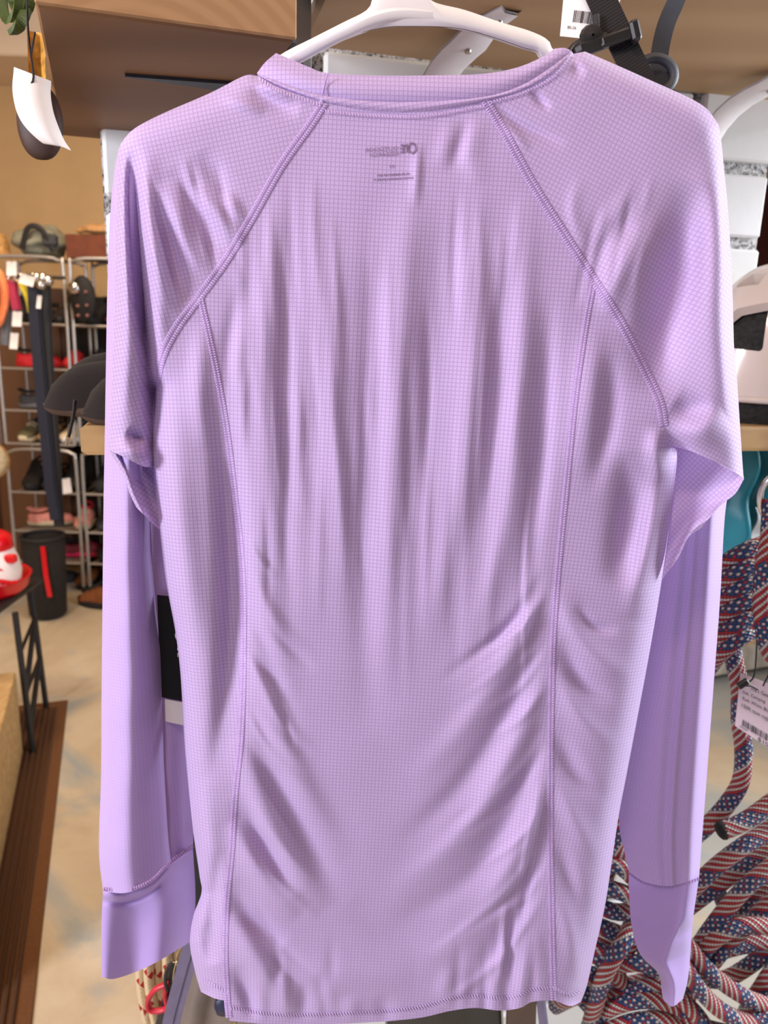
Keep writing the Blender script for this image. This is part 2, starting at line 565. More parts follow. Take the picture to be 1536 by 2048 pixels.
# relief strokes: points, height mm towards the viewer, sigma left of travel, sigma right of travel (pixels)
ST = [
    # centre panel, upright folds
    ([(545, 470), (528, 700), (532, 900), (548, 1080)], 6, 26, 26),
    ([(572, 540), (570, 800), (574, 1050), (582, 1300)], -4, 16, 14),
    ([(640, 400), (655, 650), (672, 950), (690, 1300)], 5, 28, 26),
    ([(745, 470), (738, 800), (728, 1150), (738, 1480)], -6, 30, 24),
    ([(832, 300), (815, 480), (800, 700), (782, 1000), (770, 1420)], 6, 22, 26),
    ([(838, 280), (830, 420)], 3, 8, 10),
    ([(880, 500), (866, 800), (830, 1150)], -5, 30, 26),
    ([(955, 520), (945, 760), (912, 1040), (840, 1330)], 6, 24, 24),
    ([(1005, 600), (995, 850), (950, 1110)], -4, 18, 18),
    ([(1050, 540), (1040, 780), (1012, 1050), (930, 1330)], 7, 22, 20),
    ([(1098, 640), (1085, 880), (1066, 1060), (1052, 1220)], -8, 16, 20),
    ([(1074, 905), (1056, 1060), (1050, 1220), (1048, 1420)], 4, 14, 5),
    ([(905, 235), (880, 340)], 2.5, 20, 16), ([(960, 225), (940, 300), (962, 370)], 3.5, 24, 18), ([(938, 235), (900, 350)], -2.5, 12, 12),
    # right, fanning from the side seam
    ([(1095, 1110), (1030, 1290), (930, 1450), (820, 1570)], 7, 22, 22),
    ([(1096, 1190), (1040, 1370), (930, 1560), (790, 1700)], -9, 22, 20),
    ([(1098, 1275), (1046, 1460), (940, 1650), (780, 1790)], 9, 24, 20),
    ([(1098, 1370), (1056, 1540), (950, 1740), (770, 1860)], -8, 22, 24),
    ([(1098, 1465), (1066, 1630), (980, 1810), (830, 1940)], 9, 24, 22),
    ([(1096, 1560), (1072, 1720), (1010, 1870), (900, 1990)], -7, 18, 20),
    ([(1085, 1560), (1058, 1690), (1040, 1800)], 8, 14, 8),
    ([(1070, 1660), (1056, 1760), (1042, 1850)], -7, 6, 9),
    ([(1012, 1800), (1006, 1900), (990, 1990)], 7, 10, 7), ([(1026, 1810), (1020, 1900), (1026, 1980)], -6, 7, 8),
    ([(1060, 1860), (1050, 1940), (1040, 2010)], 6, 14, 14), ([(960, 1930), (940, 2016)], -4, 14, 12), ([(905, 1930), (880, 2010)], 4, 20, 16),
    # left, fanning from the side seam
    ([(492, 1060), (530, 1210), (590, 1400)], 6, 20, 22),
    ([(492, 1170), (530, 1310), (600, 1480)], -5, 16, 18),
    ([(490, 1250), (545, 1430), (610, 1580), (690, 1720)], 9, 22, 24),
    ([(486, 1380), (530, 1520), (600, 1660), (680, 1790)], -8, 18, 20),
    ([(480, 1470), (520, 1600), (580, 1720), (650, 1820)], 9, 20, 20),
    ([(474, 1590), (520, 1680), (590, 1790)], -8, 14, 18),
    ([(468, 1640), (520, 1740), (600, 1830)], 9, 18, 18),
    ([(462, 1760), (500, 1830), (570, 1890)], -7, 14, 16),
    ([(458, 1830), (500, 1900), (560, 1990), (580, 2040)], 9, 18, 18),
    ([(470, 1930), (500, 2000), (510, 2045)], -7, 12, 12), ([(610, 1960), (605, 2045)], -4, 12, 12), ([(650, 1960), (640, 2045)], 4, 16, 12),
    ([(545, 1380), (570, 1440), (590, 1500)], -3, 6, 6),
    ([(500, 600), (478, 740), (482, 900)], 4, 18, 14), ([(480, 560), (458, 700), (464, 800)], -2.5, 10, 10),
    ([(700, 1800), (780, 1860), (900, 1850)], -5, 40, 34), ([(560, 1930), (720, 1960), (830, 1960)], 6, 30, 36), ([(760, 1990), (780, 2046)], -4, 16, 16), ([(700, 1990), (705, 2046)], 4, 18, 18),
    # side panels
    ([(424, 760), (446, 900), (458, 1060), (462, 1250), (450, 1420), (425, 1570)], -16, 26, 16),
    ([(345, 800), (352, 1000), (382, 1250), (405, 1400)], 8, 26, 28), ([(405, 640), (398, 780), (412, 900)], 5, 16, 14),
    ([(400, 1560), (415, 1700), (420, 1850)], 6, 18, 16), ([(436, 1700), (425, 1830), (430, 1930)], -8, 10, 12), ([(405, 1850), (425, 1930)], -5, 12, 10),
    ([(1190, 640), (1180, 800), (1160, 960)], 7, 20, 26), ([(1225, 700), (1215, 850), (1180, 1000)], -4, 14, 14),
    ([(1118, 1170), (1150, 1260), (1215, 1330), (1270, 1340)], 9, 22, 18), ([(1118, 1280), (1165, 1360), (1235, 1400)], -9, 14, 18),
    ([(1110, 1330), (1160, 1430), (1230, 1500)], 8, 18, 20), ([(1105, 1440), (1150, 1540), (1210, 1600)], -7, 18, 18), ([(1108, 1540), (1150, 1640), (1190, 1720)], 7, 18, 18),
    ([(1110, 1660), (1140, 1760), (1165, 1840)], -6, 16, 16), ([(1112, 1780), (1140, 1870), (1150, 1960)], 6, 16, 16), ([(1150, 1210), (1185, 1250), (1240, 1260)], -6, 10, 10),
    ([(1330, 930), (1300, 1080), (1265, 1240)], 12, 26, 18), ([(1262, 900), (1255, 1050), (1235, 1180)], -14, 34, 22),
    ([(1318, 850), (1316, 910), (1330, 965)], 10, 12, 14),
    # shoulders
    ([(262, 285), (268, 450), (281, 600), (298, 740), (306, 860)], -40, 11, 8), ([(292, 300), (300, 450), (318, 600), (322, 700)], 9, 14, 12),
    ([(250, 300), (250, 480), (252, 640), (248, 780), (236, 880)], 9, 14, 12),
    ([(330, 360), (380, 500), (430, 560)], 6, 14, 14), ([(345, 330), (420, 470), (460, 520)], -4, 12, 12), ([(310, 380), (350, 540), (390, 610)], -6, 12, 12), ([(300, 420), (335, 580), (360, 650)], 6, 12, 12),
    ([(390, 370), (450, 450), (480, 490)], 4, 10, 10), ([(450, 380), (490, 450)], 3, 8, 8), ([(400, 300), (460, 410)], -3, 16, 14),
    ([(480, 165), (560, 210), (600, 215)], -5, 8, 12), ([(500, 160), (585, 200)], 3, 6, 6), ([(440, 190), (530, 225)], 3, 8, 8),
    ([(985, 205), (1040, 250), (1130, 290)], -4, 10, 12), ([(1000, 240), (1060, 300)], 3, 8, 8), ([(1060, 180), (1100, 220)], -4, 8, 8), ([(1140, 130), (1170, 150)], -5, 12, 12),
    ([(1160, 350), (1145, 420), (1168, 500)], 2.2, 14, 10), ([(1230, 430), (1200, 540)], -2, 14, 14), ([(1260, 460), (1225, 580), (1225, 640)], 7, 18, 16), ([(1310, 420), (1270, 600), (1262, 680)], 4, 18, 18),
    ([(1392, 360), (1362, 520), (1328, 680), (1318, 800)], -20, 26, 34), ([(1440, 280), (1442, 450), (1438, 620), (1444, 780), (1462, 920)], 14, 18, 34),
    ([(1446, 300), (1452, 420), (1458, 560)], -9, 5, 5),
    ([(1345, 885), (1400, 860), (1452, 830)], 12, 24, 26), ([(1350, 800), (1385, 820), (1410, 790)], -6, 20, 20),
    ([(222, 890), (262, 905), (312, 922)], 10, 12, 10), ([(255, 860), (290, 890)], -8, 8, 8),
]

NB = len(ST)
_rs = random.Random(11)
for _k in range(64):      # fine upright creases of the hanging cloth
    _x = _rs.uniform(470, 1085); _y = _rs.uniform(330, 1000); _L = _rs.uniform(160, 560)
    _dx = (790 - _x) * _rs.uniform(-0.05, 0.22) * _L / 500
    ST.append(([(_x, _y), (_x + _dx * 0.4 + _rs.uniform(-5, 5), _y + _L * 0.5), (_x + _dx, _y + _L)], _rs.choice((1, -1)) * _rs.uniform(0.5, 1.4), _rs.uniform(4, 9), _rs.uniform(5, 10)))
for _k in range(22):      # fine drag lines from the side seams
    _y = _rs.uniform(1050, 1800); _L = _rs.uniform(90, 260)
    ST.append(([(1092, _y), (1092 - _L * 0.38, _y + _L * 0.55), (1092 - _L * 0.95, _y + _L)], _rs.choice((1, -1)) * _rs.uniform(1.0, 2.4), _rs.uniform(5, 9), _rs.uniform(5, 9)))
    _y = _rs.uniform(1050, 1850); _L = _rs.uniform(80, 220)
    ST.append(([(492, _y), (492 + _L * 0.30, _y + _L * 0.55), (492 + _L * 0.75, _y + _L)], _rs.choice((1, -1)) * _rs.uniform(1.0, 2.4), _rs.uniform(5, 9), _rs.uniform(5, 9)))
for _k in range(16):      # shoulder streaks
    _x = _rs.uniform(290, 470); _y = _rs.uniform(300, 470); _L = _rs.uniform(70, 170)
    ST.append(([(_x, _y), (_x + _L * 0.28, _y + _L)], _rs.choice((1, -1)) * _rs.uniform(0.6, 1.6), 6, 6))
    _x = _rs.uniform(1170, 1320); _y = _rs.uniform(330, 480)
    ST.append(([(_x, _y), (_x - _L * 0.24, _y + _L)], _rs.choice((1, -1)) * _rs.uniform(0.6, 1.6), 6, 6))
    _y = _rs.uniform(1850, 1960); _x = _rs.uniform(480, 1080)
    ST.append(([(_x, _y), (_x + _rs.uniform(-14, 14), 2046)], _rs.choice((1, -1)) * _rs.uniform(1.0, 2.5), 8, 8))

for _k in range(NB):
    _p = ST[_k][0]
    if 500 < _p[0][0] < 1120 and 440 < _p[0][1] < 720 and _p[-1][1] - _p[0][1] > 250:
        _u = 60 + 37 * (_k * 7 % 5)
        ST[_k] = ([(_p[0][0] + (_p[0][0] - _p[1][0]) * 0.15, _p[0][1] - _u)] + _p,) + ST[_k][1:]


def poly_dist(px, py, poly, n=48):
    q = cr(poly, n)
    a, b = q[:-1], q[1:]
    ab = b - a
    L2 = (ab ** 2).sum(1) + 1e-9
    best = np.full(px.shape, 1e12); tt = np.zeros(px.shape); sg = np.zeros(px.shape)
    for i in range(n - 1):
        dx, dy = px - a[i, 0], py - a[i, 1]
        t = np.clip((dx * ab[i, 0] + dy * ab[i, 1]) / L2[i], 0, 1)
        ex, ey = dx - t * ab[i, 0], dy - t * ab[i, 1]
        d2 = ex * ex + ey * ey
        m = d2 < best
        best = np.where(m, d2, best)
        tt = np.where(m, (i + t) / (n - 1), tt)
        sg = np.where(m, np.sign(ab[i, 0] * ey - ab[i, 1] * ex), sg)
    return np.sqrt(best), tt, sg


def relief(px, py):
    """height of the cloth towards the viewer, in metres"""
    px = np.asarray(px, float); py = np.asarray(py, float)
    sh = px.shape
    px, py = px.ravel(), py.ravel()
    h = np.zeros(px.shape)
    for poly, A, s in SIL:
        pp = np.asarray(poly, float)
        m = (px > pp[:, 0].min() - 6 * s) & (px < pp[:, 0].max() + 6 * s) & (py > pp[:, 1].min() - 6 * s) & (py < pp[:, 1].max() + 6 * s)
        if m.any():
            d, t, _ = poly_dist(px[m], py[m], poly)
            h[m] -= A * np.exp(-d / s)
    for kk, (poly, A, sl, sr) in enumerate(ST):
        if kk < NB and 480 < poly[0][0] < 1180:
            A, sl, sr = A * (0.72 if poly[0][1] < 1050 else 0.6), sl * 0.78, sr * 0.78
        pp = np.asarray(poly, float)
        s = 3.2 * max(sl, sr)
        m = (px > pp[:, 0].min() - s) & (px < pp[:, 0].max() + s) & (py > pp[:, 1].min() - s) & (py < pp[:, 1].max() + s)
        if m.any():
            d, t, g = poly_dist(px[m], py[m], poly)
            sg = np.where(g < 0, sl, sr)
            e = np.sin(np.clip(t, 0.0, 1.0) * math.pi) ** 1.1
            h[m] += A * e * np.exp(-0.5 * (d / sg) ** 2)
    # small crumple
    h += 0.35 * np.sin(px / 31.0 + py / 90.0) * np.sin(py / 47.0 - px / 120.0)
    return (0.95 * h / 1000.0).reshape(sh)


def S(px, py, lift=0.0):
    return P(px, py, D0 - relief(px, py) - lift)


def coons(Lc, Rc, Tc, Bc, nu, nv):
    Lc, Rc, Tc, Bc = cr(Lc, nv), cr(Rc, nv), cr(Tc, nu), cr(Bc, nu)
    u = np.linspace(0, 1, nu)[None, :, None]; v = np.linspace(0, 1, nv)[:, None, None]
    g = (1 - u) * Lc[:, None] + u * Rc[:, None] + (1 - v) * Tc[None] + v * Bc[None]
    g -= (1 - u) * (1 - v) * Tc[0] + u * (1 - v) * Tc[-1] + (1 - u) * v * Bc[0] + u * v * Bc[-1]
    return g


def cloth_uv(W, rot):
    a = math.radians(rot)
    x, z = W[..., 0] + 2.0, W[..., 2]
    return np.stack([x * math.cos(a) + z * math.sin(a), -x * math.sin(a) + z * math.cos(a)], -1)


def panel(name, parent, g, m, rot=0.0, W=None, label=None):
    W = S(g[..., 0], g[..., 1]) if W is None else W
    W0_ = 0.4 * W + 0.6 * P(g[..., 0], g[..., 1], D0)
    o = obj(name, MB().grid(W, cloth_uv(W0_, rot)), m, parent)
    if label:
        o['label'] = label
    return o


shirt = thing('long_sleeve_shirt', 'lavender long sleeve raglan shirt with ripstop grid hanging inside out on white hanger', 'shirt', P(np.array(770.), np.array(2040.), D0))
gC = coons([RAG_L[0]] + RAG_L[1:5] + PRI_L, RAG_R[:4] + PRI_R, [(648, 206), (750, 222), (850, 223), (972, 202)], HEM_C, 150, 370)
back = panel('back_panel', shirt, gC, MATF, -1.5)
sideL = panel('side_panel', shirt, coons(RAG_L[5:] + BODY_L[1:], PRI_L[:-2] + [(455, 2002)], [(400, 592), (400.5, 592)], [(402, 1984), (430, 1997), (455, 2002)], 46, 300), MATF, 2.5)
sideR = panel('side_panel', shirt, coons(PRI_R, RAG_R[4:] + BODY_R[1:], [(1188, 560), (1188.5, 560)], [(1107, 2000), (1140, 2012), (1162, 2004)], 50, 300), MATF, -4)
slvL = panel('sleeve', shirt, coons(SH_L, RAG_L + [(306, 860), (312, 934)], [(516, 152), (560, 176), (640, 204), (648, 206)], [(218, 900), (250, 915), (285, 932), (312, 934)], 90, 170), MATF, 13)
slvR = panel('sleeve', shirt, coons(RAG_R + [(1340, 890)], SH_R, [(972, 202), (1050, 182), (1110, 150), (1147, 108)], [(1340, 890), (1385, 904), (1440, 928), (1474, 948), (1488, 958)], 100, 170), MATF, -24)

# collar: folded neckband and the binding under it
gK = coons([(552, 106), (530, 125), (514, 146)], [(1110, 97), (1130, 96), (1143, 102)], COL_TOP, COL_MID, 120, 12)
vv = np.linspace(0, 1, 12)[:, None]
uu = np.linspace(0, 1, 120)[None, :]
curlK = 0.020 * np.abs(2 * uu - 1) ** 4 - 0.004 * np.sin(vv * math.pi)
WK = P(gK[..., 0], gK[..., 1], D0 + 0.002 + 0.006 * (1 - vv) + curlK)
collar = panel('collar', shirt, gK, MATF, 0, WK)
gB = coons([(514, 146), (516, 152)], [(1143, 102), (1147, 108)], COL_MID, COL_BOT, 120, 7)
WB = P(gB[..., 0], gB[..., 1], D0 + curlK[0][None] * 0.8 - 0.0025 * np.sin(np.linspace(0.12, 1, 7) * math.pi)[:, None] - relief(gB[..., 0], gB[..., 1]) * 0.5)
panel('collar_binding', shirt, gB, MATF, 10, WB)
# front half of the neckline, dropping lower behind
gF = coons([(552, 108), (600, 200), (690, 330)], [(1110, 99), (1060, 200), (970, 330)], COL_TOP, [(690, 330), (830, 380), (970, 330)], 40, 20)


def seam(pts, width, parent, lift=0.0007, step=5.2, n=None, tape=True, lean=0.6, rows=2):
    q = cr(pts, 400)
    L = np.linalg.norm(np.diff(q, axis=0), axis=1).sum()
    q = cr(pts, max(20, int(L / 5)))
    T = np.gradient(q, axis=0); T /= np.linalg.norm(T, axis=1)[:, None]
    Nn = np.stack([-T[:, 1], T[:, 0]], 1)
    o = None
    if tape:
        offs = np.array([-0.5, -0.32, 0.0, 0.32, 0.5]) * width
        hs = np.array([0.0001, lift, lift * 0.7, lift, 0.0001])
        g = q[:, None] + Nn[:, None] * offs[None, :, None]
        W = P(g[..., 0], g[..., 1], D0 - relief(g[..., 0], g[..., 1]) - hs[None])
        s = np.arange(len(q)) * 5 * 0.00036
        uv = np.stack([np.broadcast_to(s[:, None], g.shape[:2]), np.broadcast_to(offs[None] * 0.00036, g.shape[:2])], -1)
        o = obj('seam', MB().grid(W, uv), MAT_SEAM, parent)
    k = np.arange(0, L, step)
    qq = cr(pts, len(k)); T = np.gradient(qq, axis=0); T /= np.linalg.norm(T, axis=1)[:, None]
    Nn = np.stack([-T[:, 1], T[:, 0]], 1)
    mb = MB()
    rws = [(-0.44, -0.08, lean), (0.08, 0.44, -lean)] if rows == 2 else [(-0.5, 0.5, lean)]
    for (a, b, ln) in rws:
        A = qq + Nn * a * width - T * ln / 2; B = qq + Nn * b * width + T * ln / 2
        hw = step * 0.27
        c = [A - T * hw, A + T * hw, B + T * hw, B - T * hw, (A + B) / 2 - T * hw * 0.2, (A + B) / 2 + T * hw * 0.2]
        hh = [lift, lift, lift, lift, lift + 0.0004, lift + 0.0004]
        W = [P(x[:, 0], x[:, 1], D0 - relief(x[:, 0], x[:, 1]) - z) for x, z in zip(c, hh)]
        for i in range(len(qq)):
            mb.add([w_[i] for w_ in W], [(0, 1, 5, 4), (4, 5, 2, 3), (0, 4, 3), (1, 2, 5)])
    st = obj('stitching', mb, M_thread, o or parent, False)
    st['kind'] = 'stuff'
    return o


seam(RAG_L, 20, shirt)
seam(RAG_R, 20, shirt)
seam(PRI_L[:-1] + [(458, 2034)], 14, shirt, 0.0005, 5.0)
seam(PRI_R, 14, shirt, 0.0005, 5.0)
HEM_ST = [(x, y - (20 if 520 < x < 900 else 24)) for x, y in HEM_C]
HEM_ST[0] = (462, 2016)
seam(HEM_ST, 9, back, 0.0004, 5.5, tape=False, rows=1, lean=4)
seam([(652, 222), (750, 232), (850, 232), (968, 212)], 6, collar, 0.0014, 6.0, tape=False, rows=1, lean=3)
seam([(984, 204), (1050, 184), (1108, 152), (1142, 114)], 6, collar, 0.0012, 6.0, tape=False, rows=1, lean=3)
seam([(520, 158), (560, 182), (640, 210)], 6, collar, 0.0012, 6.0, tape=False, rows=1, lean=3)
seam([(1112, 1978), (1140, 1990), (1160, 1982)], 8, sideR, 0.0004, 5.5, tape=False, rows=1, lean=4)
seam([(404, 1958), (430, 1972), (455, 1985)], 8, sideL, 0.0004, 5.5, tape=False, rows=1, lean=4)


def free_panel(name, g, depth, m=MATF, rot=0.0, gap=0.0):
    """cloth piece at its own depth behind the body; depth(u, v, px, py) in metres; gap > 0 closes it into a bag"""
    nv, nu = g.shape[:2]
    u = np.linspace(0, 1, nu)[None, :] * np.ones((nv, 1)); v = np.linspace(0, 1, nv)[:, None] * np.ones((1, nu))
    W = P(g[..., 0], g[..., 1], D0 + depth(u, v, g[..., 0], g[..., 1]))
    U_ = 0.3 * W + 0.7 * P(g[..., 0], g[..., 1], D0 + 0.04)
    mb = MB().grid(W, cloth_uv(U_, rot))
    if gap > 0:
        W2 = W.copy()
        W2[..., 1] = W2[..., 1] + gap * np.sin(np.linspace(0, 1, nu) * math.pi)[None] ** 0.5
        mb.grid(W2[:, ::-1], cloth_uv(W2, rot)[:, ::-1])
    return obj(name, mb, m, shirt)


# left arm of the picture: tube of the sleeve, its back half, the cuff
LSL = [(238, 296), (229, 340), (221, 420), (215, 560), (212, 720), (209, 900), (207, 1010), (205, 1200), (203, 1400), (202, 1550), (198, 1700), (206, 1782)]
gl = coons(LSL, [(300, 300), (300, 500), (302, 700), (300, 900), (300, 1010), (306, 1150), (320, 1300), (327, 1500), (334, 1640), (342, 1728)], [(238, 296), (270, 300), (300, 300)], [(206, 1782), (250, 1786), (300, 1768), (342, 1728)], 50, 260)


def dl(u, v, px, py):
    rip = 0.002 * np.sin(u * 9 + v * 5) + 0.0012 * np.sin(v * 60 + u * 3) * (v > 0.5) * u
    return 0.034 - 0.020 * np.sin(np.clip(u, 0, 1) * math.pi * 0.86 + 0.25) + 0.022 * u ** 3 + 0.018 * np.exp(-u / 0.06) - rip - 0.006 * np.exp(-0.5 * ((u - 0.55 + 0.2 * v) / 0.16) ** 2)


free_panel('sleeve_tube', gl, dl, MATT, 1, 0.012)
gl2 = coons([(260, 340), (270, 700), (280, 1010), (300, 1300), (310, 1600), (330, 1735)], [(420, 340), (410, 700), (400, 1000), (392, 1300), (388, 1600), (386, 1696)], [(260, 340), (340, 340), (420, 340)], [(330, 1735), (355, 1716), (386, 1696)], 24, 120)
free_panel('sleeve_tube', gl2, lambda u, v, px, py: 0.060 + 0.004 * np.sin(u * 7 + v * 3), MATT, 3)
gcu = coons([(206, 1782), (203, 1850), (203, 1954)], [(386, 1696), (391, 1800), (384, 1882)], [(206, 1782), (250, 1786), (300, 1768), (342, 1728), (386, 1696)], [(203, 1954), (232, 1957), (300, 1931), (384, 1882)], 50, 50)


def dcu(u, v, px, py):
    return 0.026 + 0.036 * u + 0.010 * np.sin(u * 8.5 - 0.6) * (0.4 + 0.6 * v) + 0.014 * np.exp(-u / 0.06) - 0.004 * np.exp(-((v - 0.03) / 0.05) ** 2) + 0.003 * np.exp(-((v - 0.12) / 0.03) ** 2) * (u < 0.6)


cuffL = free_panel('cuff', gcu, dcu, MATP, 0, 0.02)
# pouch where the upper arm folds under
gp = coons([(218, 900), (236, 935), (248, 975), (268, 1010)], [(312, 934), (318, 1000), (320, 1030), (322, 1062)], [(218, 900), (250, 916), (285, 933), (312, 934)], [(268, 1010), (290, 1032), (308, 1050), (322, 1062)], 30, 40)
free_panel('sleeve_fold', gp, lambda u, v, px, py: 0.006 + 0.030 * np.sin(np.clip((u - 0.12 - 0.25 * v) / 0.9, 0, 1) * math.pi * 0.55) * (1 - 0.35 * v) + 0.016 * np.exp(-u / 0.1), MATF, 50)
# right arm of the picture
RSL = [(1444, 300), (1456, 420), (1464, 560), (1468, 700), (1472, 850), (1464, 950), (1450, 1030), (1440, 1200), (1425, 1400), (1410, 1600), (1398, 1756)]
gr = coons([(1310, 330), (1300, 700), (1300, 1000), (1265, 1300), (1244, 1500), (1238, 1640), (1248, 1700), (1258, 1744)], RSL, [(1310, 330), (1380, 310), (1444, 300)], [(1258, 1744), (1290, 1764), (1340, 1772), (1398, 1756)], 54, 240)


def dr(u, v, px, py):
    pk = 0.80 + 0.08 * v
    x = u - pk; sm_ = np.sqrt(x * x + 0.0016); fall = 0.5 * (sm_ + x) * 0.20 + 0.5 * (sm_ - x) * 0.030 - 0.004
    return 0.074 + fall - 0.003 * np.exp(-0.5 * ((u - 0.45) / 0.06) ** 2) - 0.004 * np.exp(-0.5 * ((u - 0.62) / 0.03) ** 2) * np.clip(v * 1.6 - 0.4, 0, 1)


free_panel('sleeve_tube', gr, dr, MATT, -4, 0.018)
gcr = coons([(1258, 1744), (1259, 1800), (1264, 1855), (1280, 1908), (1318, 1950), (1328, 2002)], [(1398, 1756), (1390, 1810), (1385, 1850), (1377, 1950), (1366, 1998)], [(1258, 1744), (1290, 1764), (1340, 1772), (1398, 1756)], [(1328, 2002), (1345, 2013), (1366, 1998)], 46, 60)


def dcr(u, v, px, py):
    pk = 0.86 - 0.36 * np.clip((v - 0.3) * 3.2, 0, 1)
    x = u - pk; sm_ = np.sqrt(x * x + 0.0012)
    return 0.072 + 0.5 * (sm_ - x) * 0.035 + 0.5 * (sm_ + x) * 0.050 + 0.004 * np.exp(-0.5 * ((v - 0.42) / 0.04) ** 2) * (u > pk) + 0.012 * np.exp(-(1 - u) / 0.05)


cuffR = free_panel('cuff', gcr, dcr, MATP, 0, 0.02)
gp2 = coons([(1354, 900), (1350, 960), (1342, 1050), (1325, 1158)], [(1488, 958), (1470, 988), (1440, 1012), (1402, 1056)], [(1354, 900), (1400, 910), (1450, 934), (1488, 958)], [(1325, 1158), (1356, 1116), (1376, 1076), (1402, 1056)], 40, 44)
free_panel('sleeve_fold', gp2, lambda u, v, px, py: 0.008 + 0.038 * (1 - v) * np.sin(np.clip(1.0 - u, 0, 1) * math.pi * 0.5) + 0.008 * (1 - u) + 0.004 * np.sin(v * 9 + u * 4), MATF, -40)
# hidden far side of the body
gb = coons([(330, 560), (320, 800), (315, 1000), (355, 1260), (380, 1500), (405, 1750), (400, 1900), (415, 1975)], [(1270, 560), (1325, 800), (1340, 1000), (1295, 1300), (1250, 1560), (1206, 1800), (1180, 1900), (1158, 1990)], [(330, 560), (560, 470), (690, 340), (830, 380), (970, 340), (1090, 470), (1270, 560)], [(415, 1975), (600, 1990), (780, 1990), (900, 1985), (1158, 1990)], 60, 120)
free_panel('front_panel', gb, lambda u, v, px, py: 0.030 + 0.055 * np.sin(u * math.pi) ** 0.6 + 0.003 * np.sin(u * 30 + v * 4), MATF, 0)


# sleeve and cuff stitch lines on the free pieces
def line_stitch(pts, depth, parent, step=5.5, width=8):
    q = cr(pts, max(8, int(np.linalg.norm(np.diff(cr(pts, 60), axis=0), axis=1).sum() / step)))
    dd = np.interp(np.linspace(0, 1, len(q)), np.linspace(0, 1, len(depth)), depth)
    mb = MB()
    for i in range(len(q) - 1):
        a, b = q[i], q[i + 1]
        t = (b - a) * 0.36
        nrm = np.array([-t[1], t[0]]); nrm = nrm / (np.linalg.norm(nrm) + 1e-9) * width / 2
        c = (a + b) / 2
        cs = [c - nrm - t, c - nrm + t, c + nrm + t, c + nrm - t]
        W = [P(np.array(x[0]), np.array(x[1]), D0 + dd[i] - 0.0006) for x in cs]
        mb.add(W + [sum(W) / 4 + np.array([0, -0.0007, 0])], [(0, 1, 4), (1, 2, 4), (2, 3, 4), (3, 0, 4)])
    o = obj('stitching', mb, M_thread2, parent, False)
    o['kind'] = 'stuff'


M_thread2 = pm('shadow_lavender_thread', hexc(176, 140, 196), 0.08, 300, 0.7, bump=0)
uL = np.linspace(0, 1, 20)
tl = cr([(206, 1782), (250, 1786), (300, 1768), (342, 1728), (386, 1696)], 20)
line_stitch([(p[0], p[1] - 5) for p in tl], list(np.minimum(dcu(uL, np.zeros(20), 0, 0) - 0.006, dl(uL, np.ones(20), 0, 0) - 0.002)), cuffL, 5, 7)
tr_ = cr([(1258, 1744), (1290, 1764), (1340, 1772), (1398, 1756)], 20)
line_stitch([(p[0], p[1] + 2) for p in tr_], list(dcr(uL, np.zeros(20), 0, 0)), cuffR, 5, 6)

# woven-in print at the nape, seen mirrored from this side
M_print = pm('grey_heat_print', hexc(128, 102, 134), 0.2, 400, 0.7, bump=0)


def nape(cx, cy, sx, sy, rot=-0.06):
    def f(x, y):
        a, b = -x * sx, -y * sy
        px, py = cx + a * math.cos(rot) - b * math.sin(rot), cy + a * math.sin(rot) + b * math.cos(rot)
        return S(np.array(px), np.array(py), 0.0007)
    return f


pr = [text_mb('OUTDOOR', nape(797, 300, 13.2, 11), 1.0), text_mb('RESEARCH', nape(797, 310.5, 12.2, 11), 1.0),
      text_mb('M', nape(789, 336, 13, 10), 1.0)]
lg = MB()
an = np.linspace(0, 2 * math.pi, 25)
g = np.stack([np.stack([824 + r_ * 7.5 * np.cos(an), 296 + r_ * 10 * np.sin(an)], 1) for r_ in (0.78, 1.12)])
lg.grid(S(g[..., 0], g[..., 1], 0.0007))
for k in range(6):
    a = k * math.pi / 3 + 0.3
    lg.add([S(np.array(824 + 7.5 * r_ * math.cos(a + d)), np.array(296 + 10 * r_ * math.sin(a + d)), 0.0007) for r_, d in ((1.1, -0.13), (1.45, 0), (1.1, 0.13))], [(0, 1, 2)])
for (x0, y0, x1, y1) in ((813, 288, 816, 305), (805, 289, 808, 306), (801, 289, 816, 292), (801, 296, 808, 299), (801, 303, 805, 306)):
    lg.add([S(np.array(float(a)), np.array(float(b)), 0.0007) for a, b in ((x0, y0), (x1, y0), (x1, y1), (x0, y1))], [(0, 1, 2, 3)])
_rs2 = random.Random(4)
for (yy, xa_, xb_) in ((347.5, 754, 817), (356.5, 747, 826)):      # two lines of print too fine to read
    x_ = xa_
    while x_ < xb_:
        w2 = _rs2.uniform(1.6, 3.6)
        sl_ = (x_ - xa_) * -0.055
        lg.add([S(np.array(a_), np.array(b_ + sl_), 0.0007) for a_, b_ in ((x_, yy + 1.6), (x_ + w2, yy + 1.6), (x_ + w2, yy + 4.4), (x_, yy + 4.4))], [(0, 1, 2, 3)])
        x_ += w2 + _rs2.choice((0.9, 0.9, 2.6))
prn = obj('neck_print', join(*pr, lg), M_print, back, False)
prn['label'] = 'faint grey mirrored brand print at the nape'

q = cr([(656, 147), (650, 168), (645, 190)], 10)
obj('collar_seam', MB().tube(P(q[:, 0], q[:, 1], D0 + 0.0015), 0.0005, 6), M_thread2, collar)

